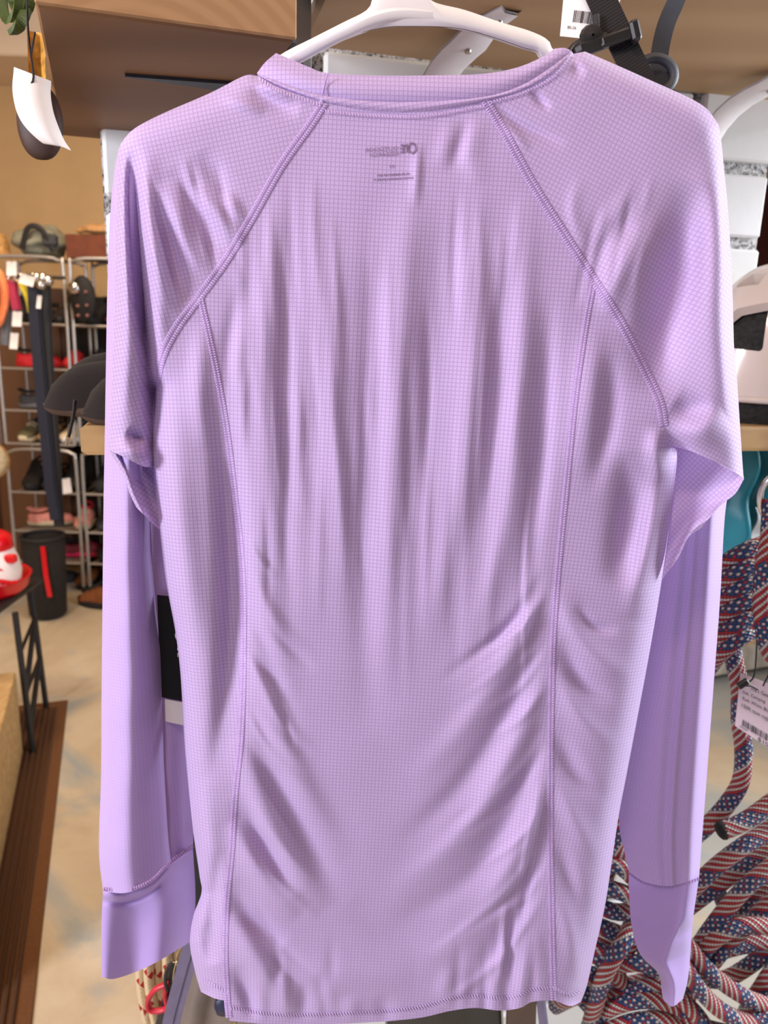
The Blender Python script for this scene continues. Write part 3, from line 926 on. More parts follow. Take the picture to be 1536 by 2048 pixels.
# ================================================================== hanger
M_hang = pm('white_plastic', hexc(238, 230, 226), 0.03, 30, 0.28, bump=0.03, coat=0.3)
HY = D0 + 0.022
hanger = thing('clothes_hanger', 'white plastic hanger with flat broad neck holding the lavender shirt', 'hanger', P(np.array(800.), np.array(90.), HY))
top_e = cr([(515, 150), (560, 110), (625, 76), (690, 43), (728, 24), (742, 8), (748, -30), (760, -60), (800, -66), (836, -60), (850, -28), (864, 2), (930, 20), (1000, 44), (1060, 62), (1096, 80), (1112, 104), (1180, 130)], 70)
bot_e = cr([(540, 168), (594, 118), (650, 92), (700, 72), (740, 60), (780, 53), (810, 52), (840, 52), (880, 53), (920, 57), (960, 66), (1010, 82), (1050, 96), (1078, 104), (1088, 122), (1165, 158)], 70)
nT = np.linspace(0, 1, 9)
gh = top_e[:, None] * (1 - nT)[None, :, None] + bot_e[:, None] * nT[None, :, None]
bul = 0.005 * np.sqrt(np.clip(1 - (2 * nT - 1) ** 2, 0, 1))[None]
arch = 0.034 * np.abs(np.linspace(-1, 1, 70)) ** 2.2
Wf = P(gh[..., 0], gh[..., 1], HY + arch[:, None] - bul)
Wb = Wf.copy(); Wb[..., 1] += 2 * bul + 0.001
mbh = MB().grid(Wf).grid(Wb[:, ::-1])
obj('hanger_arm', mbh, M_hang, hanger)
hk = cr([(800, -40), (800, -120), (790, -190), (830, -250), (880, -230), (890, -190)], 30)
obj('hook', MB().tube(P(hk[:, 0], hk[:, 1], HY), 0.0032, 10), M_hang, hanger)
ribs = cr([(560, 133), (690, 64), (800, 28), (950, 48), (1078, 90)], 40)
obj('rib', MB().tube(P(ribs[:, 0], ribs[:, 1], HY - 0.001 + 0.022 * np.abs(np.linspace(-1, 1, 40)) ** 2), 0.0045, 8), M_hang, hanger)

# ================================================================== shelves
WD1 = wood('shaded_amber_pine', (0.22, 0.105, 0.04), (0.16, 0.072, 0.026), (3, 9, 30))  # pine darkened to carry the shade under the board
WD2 = wood('pale_plywood', (0.47, 0.30, 0.15), (0.41, 0.255, 0.12), (2, 14, 14))
WD3 = wood('pale_pine', (0.46, 0.28, 0.11), (0.33, 0.18, 0.065), (4, 60, 60))
M_bkt = pm('white_powder_coat', hexc(225, 220, 220), 0.03, 60, 0.45, bump=0.04)
M_blk = pm('black_steel', (0.02, 0.018, 0.02), 0.2, 60, 0.45, 0.3, 0.05)
M_screw = pm('zinc_screw', (0.5, 0.45, 0.36), 0.2, 300, 0.35, 1.0, 0.1)


def slab(pf, pb, z0, th, mb=None, bev=None):
    """board from its front and back edge end points (world xy), bottom z0"""
    (a, b), (d, c) = pf, pb
    lo = [(q[0], q[1], z0) for q in (a, b, c, d)]
    hi = [(q[0], q[1], z0 + th) for q in (a, b, c, d)]
    ctr = np.mean(np.array(lo), 0)
    e = 0.004
    def ins(L, z):
        out = []
        for q in L:
            dv = np.array([ctr[0] - q[0], ctr[1] - q[1], 0]); dv /= np.linalg.norm(dv)
            out.append((q[0] + dv[0] * e * 1.4, q[1] + dv[1] * e * 1.4, z))
        return out
    rings = [ins(lo, z0), [(x, y, z0 + e) for x, y, z in lo], [(x, y, z0 + th - e) for x, y, z in lo], ins(hi, z0 + th)]
    mb = mb or MB()
    v = [q for r_ in rings for q in r_]
    fs = [(3, 2, 1, 0), (12, 13, 14, 15)]
    for k in range(3):
        for i in range(4):
            fs.append((k * 4 + i, k * 4 + (i + 1) % 4, k * 4 + 4 + (i + 1) % 4, k * 4 + 4 + i))
    return mb.add(v, fs)


# board of amber pine, upper left, underside shade and lit front put into its colours
zA = HC + 0.212
fl, fr_ = G(np.array(70.), np.array(10.), zA), G(np.array(592.), np.array(82.), zA)
bl_ = G(np.array(124.), np.array(272.), zA)
dv = fr_ - fl
br_ = bl_ + dv
shA = thing('wall_shelf', 'thick amber pine shelf board on dark brackets, upper left behind the shoulder', 'shelf', tuple((fl + br_) / 2))
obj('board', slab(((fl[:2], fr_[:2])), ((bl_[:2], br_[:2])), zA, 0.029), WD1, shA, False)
M_end = N('lit_end_grain_pine')  # same pine with growth rings, lightened to carry the light on the front
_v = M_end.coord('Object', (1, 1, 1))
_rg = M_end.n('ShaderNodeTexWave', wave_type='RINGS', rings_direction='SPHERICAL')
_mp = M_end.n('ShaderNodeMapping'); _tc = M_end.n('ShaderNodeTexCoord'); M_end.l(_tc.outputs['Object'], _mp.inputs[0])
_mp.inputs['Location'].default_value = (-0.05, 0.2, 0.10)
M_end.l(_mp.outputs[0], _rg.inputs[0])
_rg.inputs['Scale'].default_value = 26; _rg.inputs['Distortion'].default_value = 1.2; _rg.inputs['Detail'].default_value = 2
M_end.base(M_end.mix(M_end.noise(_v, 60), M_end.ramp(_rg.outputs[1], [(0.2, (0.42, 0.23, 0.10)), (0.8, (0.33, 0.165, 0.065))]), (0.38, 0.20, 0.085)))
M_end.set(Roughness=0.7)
_t = (fr_ - fl) / np.linalg.norm(fr_ - fl); _n = np.array([_t[1], -_t[0], 0])
obj('lit_front_edge', MB().box((fl + fr_) / 2 + _n * 0.0015 + np.array([0, 0, 0.0145]), (np.linalg.norm(fr_ - fl), 0.004, 0.0285), [_t, -_n, [0, 0, 1]], 0.0012), M_end.m, shA, False)
for (p0, p1, w0, w1) in (((250, 146), (520, 168), 0.002, 0.030), ((232, 262), (330, 282), 0.002, 0.014)):
    a, b = G(np.array(float(p0[0])), np.array(float(p0[1])), zA), G(np.array(float(p1[0])), np.array(float(p1[1])), zA)
    t = (b - a) / np.linalg.norm(b - a); nrm = np.array([-t[1], t[0], 0])
    if nrm[1] < 0: nrm = -nrm
    mb = MB()
    lo = [a - nrm * w0 * 0.2, b - nrm * w1 * 0.1, b + nrm * w1, a + nrm * w0]
    mb.add([tuple(q - np.array([0, 0, 0.003])) for q in lo] + [tuple(q) for q in lo], [(3, 2, 1, 0), (4, 5, 6, 7), (0, 1, 5, 4), (1, 2, 6, 5), (2, 3, 7, 6), (3, 0, 4, 7)])
    mb.add([tuple(b - np.array([0, 0, 0.003])), tuple(b + nrm * w1 - np.array([0, 0, 0.003])), tuple(b + nrm * w1 + t * 0.03 - np.array([0, 0, 0.2])), tuple(b + t * 0.03 - np.array([0, 0, 0.2]))], [(0, 1, 2, 3)])
    obj('bracket', mb, M_blk, shA, False)

# plywood board, upper right, with white brackets
zB = HC + 0.318
bB0 = G(np.array(600.), np.array(90.), zB)
bB1 = G(np.array(1800.), np.array(236.), zB)
nb = np.array([(bB1 - bB0)[1], -(bB1 - bB0)[0], 0]); nb /= np.linalg.norm(nb)
fB0, fB1 = bB0 + nb * 0.34, bB1 + nb * 0.34
shB = thing('wall_shelf', 'plywood shelf board on white curved brackets, upper right above the hanger', 'shelf', tuple((bB0 + fB1) / 2))
obj('board', slab((fB0[:2], fB1[:2]), (bB0[:2], bB1[:2]), zB, 0.019), WD2, shB, False)


def curved_bracket(pw, pt, z, parent, wid=0.030):
    """pw: place of the arm at the pier, pt: tip under the board"""
    a, b = np.array(pw), np.array(pt)
    t = (b - a); L = np.linalg.norm(t); t /= L
    s = np.array([-t[1], t[0], 0])
    n = 22
    prof = []
    for i in range(n):
        u = i / (n - 1)
        if u < 0.45:
            q = u / 0.45
            prof.append((0.012 + 0.10 * (q ** 3) * L / 0.2, -0.165 + 0.150 * (1 - (1 - q) ** 1.6), wid * (0.9 + 0.5 * q)))
        else:
            q = (u - 0.45) / 0.55
            x0 = 0.012 + 0.10 * L / 0.2
            prof.append((x0 + (L - x0) * q, -0.015 + 0.013 * min(1, q * 2.2), wid * (1.4 - 0.62 * q)))
    mb = MB()
    g = []
    for x, dz, w_ in prof:
        c = a + t * x + np.array([0, 0, dz])
        g.append([c - s * w_ / 2, c - s * w_ * 0.3 + np.array([0, 0, -0.004]), c + s * w_ * 0.3 + np.array([0, 0, -0.004]), c + s * w_ / 2])
    g = np.array(g)
    mb.grid(g[:, ::-1]).grid(g + np.array([0, 0, 0.0025]))
    o = obj('bracket', mb, M_bkt, parent)
    for u in (0.52, 0.9):
        x, dz, w_ = prof[int(u * (n - 1))]
        c = a + t * x + np.array([0, 0, dz - 0.005])
        obj('screw', MB().lathe([(0.0001, -0.0025), (0.003, -0.002), (0.0042, -0.0005), (0.0042, 0.002)], c, 10), M_screw, o)


pw = G(np.array(838.), np.array(124.), zB); pt = G(np.array(1024.), np.array(16.), zB)
curved_bracket(pw, pt, zB, shB, 0.034)
pw2 = G(np.array(1398.), np.array(194.), zB)
curved_bracket(pw2, pw2 + (pt - pw), zB, shB, 0.034)

# lower shelf behind the shirt
zC = HC - 0.112 - 0.031
OFF = 0.185
sl = np.dot(WP(np.array(161.), np.array(880.), OFF) - W0, WR)
shC = thing('wall_shelf', 'rough pine shelf board behind the shirt carrying black shoes and a white helmet', 'shelf', wl(0.3, 0.1, zC))
obj('board', slab((np.array(wl(sl, OFF, 0))[:2], np.array(wl(1.0, OFF, 0))[:2]), (np.array(wl(sl, 0.004, 0))[:2], np.array(wl(1.0, 0.004, 0))[:2]), zC, 0.031), WD3, shC, False)
for s in (-0.2, 0.4):
    mb = MB().box(wl(s, 0.09, zC - 0.006), (0.03, 0.17, 0.012), AXW).box(wl(s, 0.012, zC - 0.08), (0.03, 0.012, 0.16), AXW)
    obj('bracket', mb, M_blk, shC, False)
zCt = zC + 0.031

# ================================================================== shoes (prototype used on the racks and on the shelf)
def foot_outline(L, W, n=28, grow=0.0):
    t = np.linspace(0, 2 * math.pi, n, endpoint=False)
    x = np.cos(t) * (L / 2 + grow)
    wv = W / 2 * (0.92 + 0.14 * np.cos(t - 0.5) - 0.10 * np.cos(2 * t + 0.4))
    y = np.sin(t) * (wv + grow)
    return np.stack([x, y], 1)


def shoe_parts(L=0.28, W=0.10, top=0.085, collar=0.095, sole=0.028, toe=0.052, drop=0.93, dq=0.72, sl=1.0):
    out = {}
    g = []
    for z, gr in ((0, -0.006), (0.004, 0.0), (sole * 0.8, 0.002), (sole, -0.002)):
        o = foot_outline(L * sl, W, 28, gr)
        zz = z + (0.012 * (1 if sl == 1.0 else 0.3) * np.clip((o[:, 0] / (L / 2) - 0.55) / 0.45, 0, 1) ** 2)
        g.append(np.column_stack([o, zz]))
    mb = MB().grid(np.array(g), None, True)
    mb.add(g[0], [tuple(range(28))[::-1]]); mb.add(g[-1], [tuple(range(28))])
    out['sole'] = mb
    ns, na = 22, 14
    g, rim = [], []
    for i in range(ns):
        s = i / (ns - 1)
        x = -L / 2 + 0.006 + (L - 0.012) * s
        hw = W / 2 * (max(0.02, 1 - abs(2 * s - 1) ** 5)) ** 0.5 * (0.86 + 0.16 * s - 0.10 * math.sin(s * math.pi))
        if s < 0.42:
            h = collar - 0.012 * math.sin(s / 0.42 * math.pi)
        else:
            q = (s - 0.42) / 0.58
            h = collar - (collar - toe) * (q ** 0.85)
            h *= max(0.2, math.sqrt(max(0.0, 1 - (max(0, (q - dq) / (1 - dq))) ** 2 * drop)))
        h *= min(1, 0.7 + s * 8) if s < 0.05 else 1
        open_ = s < 0.44
        row = []
        for k in range(na + 1):
            a = math.pi * k / na
            if open_:
                side = -1 if k <= na / 2 else 1
                q = abs(k - na / 2) / (na / 2)
                row.append((x, side * hw * (0.62 + 0.38 * min(1, q * 1.5)) if q > 0.0 else 0.0, sole - 0.004 + (h - sole) * (1 - q) if q > 0 else sole + 0.02))
            else:
                row.append((x, -hw * math.cos(a), sole - 0.004 + (h - sole + 0.004) * math.sin(a) ** 0.75))
        g.append(row)
    out['upper'] = MB().grid(np.array(g))
    # lining: a dark ring around the opening
    a = np.linspace(0, 2 * math.pi, 18, endpoint=False)
    ring = np.stack([-0.28 * L + 0.20 * L * np.cos(a), 0.30 * W * np.sin(a), collar - 0.004 + 0.006 * np.cos(a) ** 2 + np.where(np.cos(a) < -0.6, 0.008, 0)], 1)
    out['collar'] = MB().tube(ring, 0.007, 8, False, True)
    out['tongue'] = MB().grid(np.array([[(-0.08 * L + 0.03 * i * L, (-0.5 + k / 4) * 0.5 * W, collar + 0.012 - 0.011 * i - 0.004 * abs(k - 2)) for k in range(5)] for i in range(6)]))
    mb = MB()
    for i in range(5):
        x = (-0.01 + 0.055 * i) * L
        h = collar - 0.002 - i * 0.0085
        sg = 1 if i % 2 else -1
        pts = cr([(x - 0.006 * sg, -0.27 * W, h - 0.012), (x, 0, h + 0.004), (x + 0.006 * sg, 0.27 * W, h - 0.012)], 9)
        mb.tube(pts, 0.0028, 5)
    out['laces'] = mb
    return out


SP = {k: mesh_of(k, v) for k, v in shoe_parts().items()}
SPC = {k: mesh_of(k, v) for k, v in shoe_parts(0.27, 0.10, 0.1, 0.085, 0.014, 0.060, 0.95, 0.62, 0.95).items()}
SPH = {k: mesh_of(k, v) for k, v in shoe_parts(0.29, 0.105, 0.1, 0.135, 0.032).items()}


def shoe(label, loc, rz, up, sole, lace, lining, cat='shoe', group=None, kind='low', name='trainer', scale=1.0, rx=0.0, skip=()):
    o = bpy.data.objects.new(name, None)
    COL.objects.link(o)
    o.location = tuple(map(float, loc)); o.rotation_euler = (rx, 0, rz); o.scale = (scale, scale * (0.8 if kind == 'clog' else 1.0), scale)
    o.empty_display_size = 0.02
    tag(o, label, cat, group)
    src = {'low': SP, 'high': SPH, 'clog': SPC}[kind]
    ms = {'sole': sole, 'upper': up, 'collar': lining, 'tongue': lining, 'laces': lace}
    for k, me in src.items():
        if k in skip:
            continue
        c = bpy.data.objects.new(k, me)
        COL.objects.link(c)
        c.parent = o
        if not me.materials:
            me.materials.append(ms[k])
        c.material_slots[0].link = 'OBJECT'
        c.material_slots[0].material = ms[k]
    return o


def cm(name, r, g, b, rough=0.7, var=0.2, sc=60):
    return pm(name, hexc(r, g, b), var, sc, rough, bump=0.1)


K = dict(black=cm('black_mesh', 30, 27, 28), brownblack=cm('brown_black_suede', 34, 27, 23, 1.0, 0.12, 200), red=cm('red_mesh', 205, 30, 40), white=cm('white_rubber', 225, 215, 205), pink=cm('coral_pink_mesh', 235, 150, 130),
         grey=cm('grey_mesh', 110, 110, 112), navy=cm('navy_mesh', 34, 40, 66), tan=cm('tan_suede', 176, 132, 84), maroon=cm('maroon_mesh', 110, 24, 44), teal=cm('teal_mesh', 24, 84, 104), brown=cm('brown_leather', 132, 74, 34),
         magenta=cm('magenta_mesh', 210, 40, 96), dgrey=cm('charcoal_mesh', 58, 58, 62), olive=cm('olive_mesh', 92, 84, 54), cream=cm('cream_mesh', 214, 196, 160), gum=cm('gum_rubber', 150, 96, 50), lining=cm('black_lining', 14, 13, 14))

# black suede shoes on the lower shelf, left end (toes point left)
M_sole_b = pm('dark_brown_sole', hexc(66, 44, 30), 0.2, 80, 0.8)
GRPS = 'black suede shoes on the pine shelf'


def on_shelf(px, off):
    s = np.dot(WP(np.array(float(px)), np.array(860.), off) - W0, WR)
    return s


for (px, off, lab, up_z, dr_) in ((84, 0.088, 'black suede shoe overhanging the left end of the pine shelf, with dangling lace', 0.0, 0.0),
                             (160, 0.160, 'black suede shoe at the front edge of the pine shelf, left end', 0.0, 0.1)):
    s = on_shelf(px, off) + 0.115
    q = wl(s, off, zCt + up_z)
    shoe(lab, q, YAW + math.pi + dr_, K['brownblack'], M_sole_b, K['black'], K['lining'], 'shoe', GRPS, 'clog', 'suede_shoe', 0.86, 0.0, ('laces', 'tongue'))
for (px, off, lab) in ((118, 0.012, 'taller black suede shoe farthest back on the pine shelf against the brick pier'),):
    q = wl(on_shelf(px, off) + 0.125, off + 0.004, zCt)
    shoe(lab, q, YAW + math.pi, K['brownblack'], M_sole_b, K['black'], K['lining'], 'shoe', GRPS, 'clog', 'suede_shoe', 0.98, 0.0, ('laces',))
lc = cr([(150, 800), (147, 830), (140, 862), (133, 890)], 12)
obj_l = tag(obj('shoe_lace', MB().tube(WP(lc[:, 0], lc[:, 1], 0.165), 0.0019, 6), K['black']), 'black cord end with metal tip dangling from the suede shoes', 'lace')
e = WP(lc[-3:, 0], lc[-3:, 1], 0.165)
ag = obj('aglet', MB().tube(e, 0.0024, 6), M_screw, obj_l)

# ================================================================== white helmet on the shelf, right
M_hel = pm('pearl_white_shell', hexc(226, 212, 200), 0.03, 20, 0.22, bump=0.0, coat=0.6)
M_foam = pm('black_eps_foam', (0.016, 0.015, 0.014), 0.9, 160, 0.75, bump=0.8, dist=0.002)
hs = np.dot(WP(np.array(1582.), np.array(700.), 0.105) - W0, WR)
hc = np.array(wl(hs, 0.100, zCt + 0.045))
helm = thing('bike_helmet', 'pearl white cycling helmet with black foam vents on the pine shelf, right edge', 'helmet', tuple(hc - np.array([0, 0, 0.045])))
HA, HB, HZ = 0.128, 0.098, 0.166


def hp(th, ph, k=1.0):
    """th around from the pier-right axis, ph up"""
    c = max(0.0, math.cos(ph)) ** 0.72
    q = WR * HA * k * c * math.cos(th) - (-WN) * HB * k * c * math.sin(th)
    return hc + q + np.array([0, 0, HZ * k * math.sin(ph)])




def sdf_poly(p, poly):
    """signed distance of points p (n, 2) to a closed polygon"""
    d = np.full(len(p), 1e9); ins = np.zeros(len(p), bool)
    for k in range(len(poly)):
        a, b = np.array(poly[k]), np.array(poly[k - 1])
        e_ = b - a; w_ = p - a
        t = np.clip((w_ @ e_) / (e_ @ e_), 0, 1)
        d = np.minimum(d, np.linalg.norm(w_ - t[:, None] * e_, axis=1))
        c = (a[1] > p[:, 1]) != (b[1] > p[:, 1])
        xx = a[0] + (p[:, 1] - a[1]) / (b[1] - a[1] + 1e-12) * (b[0] - a[0])
        ins ^= c & (p[:, 0] < xx)
    return np.where(ins, -d, d)


VB = [[(1.93, 0.385), (1.60, 0.62), (1.22, 0.68), (1.18, 0.33), (1.60, 0.35)], [(2.26, 0.60), (2.25, 0.74), (2.04, 0.72), (2.03, 0.68)], [(1.9, 0.92), (1.5, 0.95), (1.5, 1.05), (1.8, 1.05)]]
nth, nph = 320, 110
mb_o = MB()
tg, pg = np.meshgrid(-math.pi + 2 * math.pi * np.arange(nth) / nth, -0.08 + (math.pi / 2 + 0.08) * np.arange(nph) / (nph - 1))


def vent_sdf(th, ph):
    q_ = np.stack([th.ravel(), ph.ravel()], 1)
    d = np.full(len(q_), 9.0)
    for k in range(5):
        for vp in VB:
            for wrap in (0, 2 * math.pi, -2 * math.pi):
                pp = [((a + k * 2 * math.pi / 5 + math.pi) % (2 * math.pi) - math.pi if False else a + k * 2 * math.pi / 5 + wrap, b) for a, b in vp]
                cx_ = sum(x for x, _ in pp) / len(pp)
                m = np.abs(q_[:, 0] - cx_) < 1.0
                if m.any():
                    d[m] = np.minimum(d[m], sdf_poly(q_[m], pp) - 0.035)
    return d.reshape(th.shape)


d0 = vent_sdf(tg, pg)
e1 = 1e-3
gx, gy = (vent_sdf(tg + e1, pg) - d0) / e1, (vent_sdf(tg, pg + e1) - d0) / e1
near_ = np.abs(d0) < 0.016
tg2 = np.where(near_, tg - d0 * gx, tg); pg2 = np.where(near_ & (np.arange(nph)[:, None] > 0), pg - d0 * gy, pg)
vg = np.array([[hp(tg2[i, j], pg2[i, j]) for j in range(nth)] for i in range(nph)])
dc = np.where(near_, 0.0, d0)
fs, edge = [], {}
for i in range(nph - 1):
    for j in range(nth):
        j2 = (j + 1) % nth
        if dc[i, j] + dc[i, j2] + dc[i + 1, j] + dc[i + 1, j2] > 0:
            fs.append((i * nth + j, i * nth + j2, (i + 1) * nth + j2, (i + 1) * nth + j))
            for k in range(4):
                edge[(fs[-1][k], fs[-1][(k + 1) % 4])] = 1
mb_o.add(vg.reshape(-1, 3), fs)
vin = hc + (vg.reshape(-1, 3) - hc) * 0.91
base_n = nph * nth
mb_o.add(vin, [])
for (a, b) in list(edge):
    if (b, a) not in edge:
        mb_o.f.append([b, a, base_n + a, base_n + b])
obj('shell', mb_o, M_hel, helm, True, True)
prof = [(0.90, -0.28), (0.93, -0.18), (0.91, -0.02)] + [(0.91 * math.cos(p), math.sin(p) * 0.91) for p in np.linspace(0.1, 1.56, 10)]
g = np.array([[hc + WR * HA * r * math.cos(t) + WN * HB * r * math.sin(t) + np.array([0, 0, HZ * z]) for t in np.linspace(0, 2 * math.pi, 40, endpoint=False)] for r, z in prof])
obj('foam_liner', MB().grid(g, None, True), M_foam, helm)
a = np.linspace(0, 2 * math.pi, 48, endpoint=False)
rim = np.array([hp(t, -0.08, 1.0) for t in a])
obj('rim', MB().tube(rim, 0.0045, 8, False, True), M_hel, helm)
st = cr([hp(-2.3, -0.1, 0.9), hp(-2.2, -0.24, 0.85), hp(-1.6, -0.28, 0.7), hp(-1.2, -0.26, 0.8)], 20)
obj('chin_strap', MB().tube(st, 0.008, 6, True, False, 0.2), K['black'], helm)

# ================================================================== straps and tags, upper right
M_web = N('black_ribbed_webbing')
_uv = M_web.n('ShaderNodeTexCoord').outputs['UV']
_sp = M_web.n('ShaderNodeSeparateXYZ'); M_web.l(_uv, _sp.inputs[0])
_rib = M_web.math('PINGPONG', M_web.math('MULTIPLY', _sp.outputs[0], 420.0), 0.5)
M_web.base(M_web.mix(_rib, (0.012, 0.010, 0.010), (0.035, 0.028, 0.026)))
M_web.set(Roughness=0.7)
M_web.bump(_rib, 0.6, 0.0006)
M_gstrap = pm('slate_rubber', hexc(74, 78, 86), 0.12, 60, 0.5, bump=0.06)
M_bpl = pm('black_plastic', (0.022, 0.020, 0.020), 0.2, 60, 0.35, bump=0.03)
M_paper = pm('white_card', hexc(240, 232, 226), 0.03, 30, 0.7, bump=0.02)
M_ink = pm('black_ink', (0.02, 0.02, 0.024), 0.1, 60, 0.6, bump=0)


def ribbon(pts3, width, th, side, m, name, parent=None):
    """flat band along 3-D points; side: direction of its width"""
    p = np.asarray(pts3, float)
    T = np.gradient(p, axis=0); T /= np.linalg.norm(T, axis=1)[:, None]
    sd = np.asarray(side, float)
    if sd.ndim == 1:
        sd = np.broadcast_to(sd, p.shape)
    s = sd - T * (sd * T).sum(1)[:, None]; s = s / np.linalg.norm(s, axis=1)[:, None]
    nn = np.cross(T, s)
    L = np.concatenate([[0], np.cumsum(np.linalg.norm(np.diff(p, axis=0), axis=1))])
    w_ = np.full(len(p), width) if np.isscalar(width) else np.asarray(width)
    w_ = w_[:, None]
    ring = np.stack([p - s * w_ / 2 + nn * th / 2, p + s * w_ / 2 + nn * th / 2, p + s * w_ / 2 - nn * th / 2, p - s * w_ / 2 - nn * th / 2, p - s * w_ / 2 + nn * th / 2], 1)
    uv = np.stack([np.broadcast_to(L[:, None], ring.shape[:2]), np.broadcast_to(np.array([0, 1, 0, 1, 0])[None] * 0.02, ring.shape[:2])], -1)
    mb = MB().grid(ring, uv)
    mb.add(ring[0][:4], [(0, 1, 2, 3)]); mb.add(ring[-1][:4], [(3, 2, 1, 0)])
    return obj(name, mb, m, parent, False)


YS = 0.72
q = cr([(1150, -120), (1190, -30), (1222, 40), (1256, 110), (1290, 180), (1310, 230)], 30)
strap = thing('webbing_strap', 'black ribbed webbing strap with plastic slide buckle, upper right', 'strap', P(np.array(1250.), np.array(100.), YS))
ribbon(P(q[:, 0], q[:, 1], YS), 0.0225, 0.0022, P(np.array(1300.), np.array(60.), YS) - P(np.array(1250.), np.array(88.), YS), M_web.m, 'webbing', strap)
mb = MB()
A_ = P(np.array(1200.), np.array(88.), YS - 0.006); B_ = P(np.array(1268.), np.array(64.), YS - 0.006)
t_ = (B_ - A_) / np.linalg.norm(B_ - A_); up_ = np.cross(t_, [0, -1, 0]); up_ /= np.linalg.norm(up_)
mb.box((A_ + B_) / 2, (np.linalg.norm(B_ - A_), 0.010, 0.009), [t_, [0, 1, 0], up_], 0.002)
mb.box(B_, (0.008, 0.014, 0.016), [t_, [0, 1, 0], up_], 0.002)
obj('slide_buckle', mb, M_bpl, strap, False)
C_ = P(np.array(1186.), np.array(90.), YS - 0.004)
mb = MB().box(C_, (0.031, 0.012, 0.012), [t_, [0, 1, 0], up_], 0.004)
mb.lathe([(0.001, -0.006), (0.008, -0.005), (0.010, 0), (0.008, 0.005), (0.001, 0.006)], C_ - up_ * 0.006, 14, [t_, up_, [0, -1, 0]])
obj('adjuster', mb, M_bpl, strap, False)
qq = cr([(1172, 80), (1152, 90), (1138, 112), (1128, 140), (1124, 180)], 14)
obj('cord_loop', MB().tube(P(qq[:, 0], qq[:, 1], YS + 0.004), 0.0035, 8), M_bpl, strap)
qq = cr([(1192, 30), (1193, 50), (1193, 76)], 8)
obj('coiled_cord', MB().tube(P(qq[:, 0], qq[:, 1], YS - 0.003), 0.0030, 8), M_web.m, strap)

# grey rubber strap with ring
q = cr([(1372, -80), (1356, -10), (1334, 44), (1322, 90), (1318, 130), (1322, 190)], 30)
gst = thing('rubber_strap', 'slate grey rubber strap curving down into a round plastic loop, upper right', 'strap', P(np.array(1330.), np.array(90.), YS + 0.03))
ribbon(P(q[:, 0], q[:, 1], YS + 0.03), 0.0145, 0.004, [1, 0, 0.3], M_gstrap, 'band', gst)
a = np.linspace(0, 2 * math.pi, 36, endpoint=False)
rc = [(1310 + 38 * math.cos(t), 150 + 34 * math.sin(t)) for t in a]
rc = np.array(rc)
obj('loop', MB().tube(P(rc[:, 0], rc[:, 1], YS + 0.015), 0.0042, 10, False, True), M_gstrap, gst)
q = cr([(1318, 150), (1322, 170), (1330, 220)], 10)
ribbon(P(q[:, 0], q[:, 1], YS + 0.02), 0.018, 0.006, [1, 0, 0.1], M_gstrap, 'tongue', gst)


def card(px_poly, Yf, m, name, parent, curve=0.0, n=12, rows=18):
    """bent paper card; px_poly = corners TL, TR, BR, BL in pixels; Yf(u, v) its distance"""
    g = coons([px_poly[0], px_poly[3]], [px_poly[1], px_poly[2]], [px_poly[0], px_poly[1]], [px_poly[3], px_poly[2]], n, rows)
    u = np.linspace(0, 1, n)[None] * np.ones((rows, 1)); v = np.linspace(0, 1, rows)[:, None] * np.ones((1, n))
    W = P(g[..., 0], g[..., 1], Yf(u, v))
    W2 = W + np.array([0, 0.0004, 0])
    mb = MB().grid(W).grid(W2[:, ::-1])
    return obj(name, mb, m, parent), g


def on_card(corners, Yf, lift=0.0006):
    c = [np.array(k, float) for k in corners]

    def f(u, v):
        g = (1 - u) * (1 - v) * c[0] + u * (1 - v) * c[1] + u * v * c[2] + (1 - u) * v * c[3]
        return P(np.array(g[0]), np.array(g[1]), Yf(u, v) - lift)
    return f


def barcode(pl, u0, u1, v0, v1, seed=1):
    r = random.Random(seed)
    mb = MB()
    u = u0
    while u < u1:
        w_ = r.choice((0.008, 0.008, 0.014, 0.02)) * (u1 - u0) / 0.5
        mb.add([pl(u, v0), pl(min(u + w_, u1), v0), pl(min(u + w_, u1), v1), pl(u, v1)], [(0, 1, 2, 3)])
        u += w_ + r.choice((0.008, 0.012, 0.016)) * (u1 - u0) / 0.5
    return mb


# price tag behind the black strap
pc = [(1134, -80), (1262, -64), (1214, 82), (1120, 72)]
Yc = lambda u, v: YS + 0.016 - 0.012 * np.sin(np.asarray(u) * 2.6) + 0 * np.asarray(v)
ptag = thing('price_tag', 'white price tag numbered 80-24 behind the black webbing strap', 'tag', P(np.array(1180.), np.array(20.), YS))
card(pc, Yc, M_paper, 'card', ptag)
pl = on_card(pc, Yc)
prt = join(barcode(pl, 0.22, 0.72, 0.64, 0.80, 5), text_mb('80-24', lambda x, y: pl(0.13 + x * 0.075, 0.895 - y * 0.06), 1.0), text_mb('$50.00', lambda x, y: pl(0.62 + x * 0.10, 0.965 - y * 0.085), 1.0))
obj('print', prt, M_ink, ptag, False)

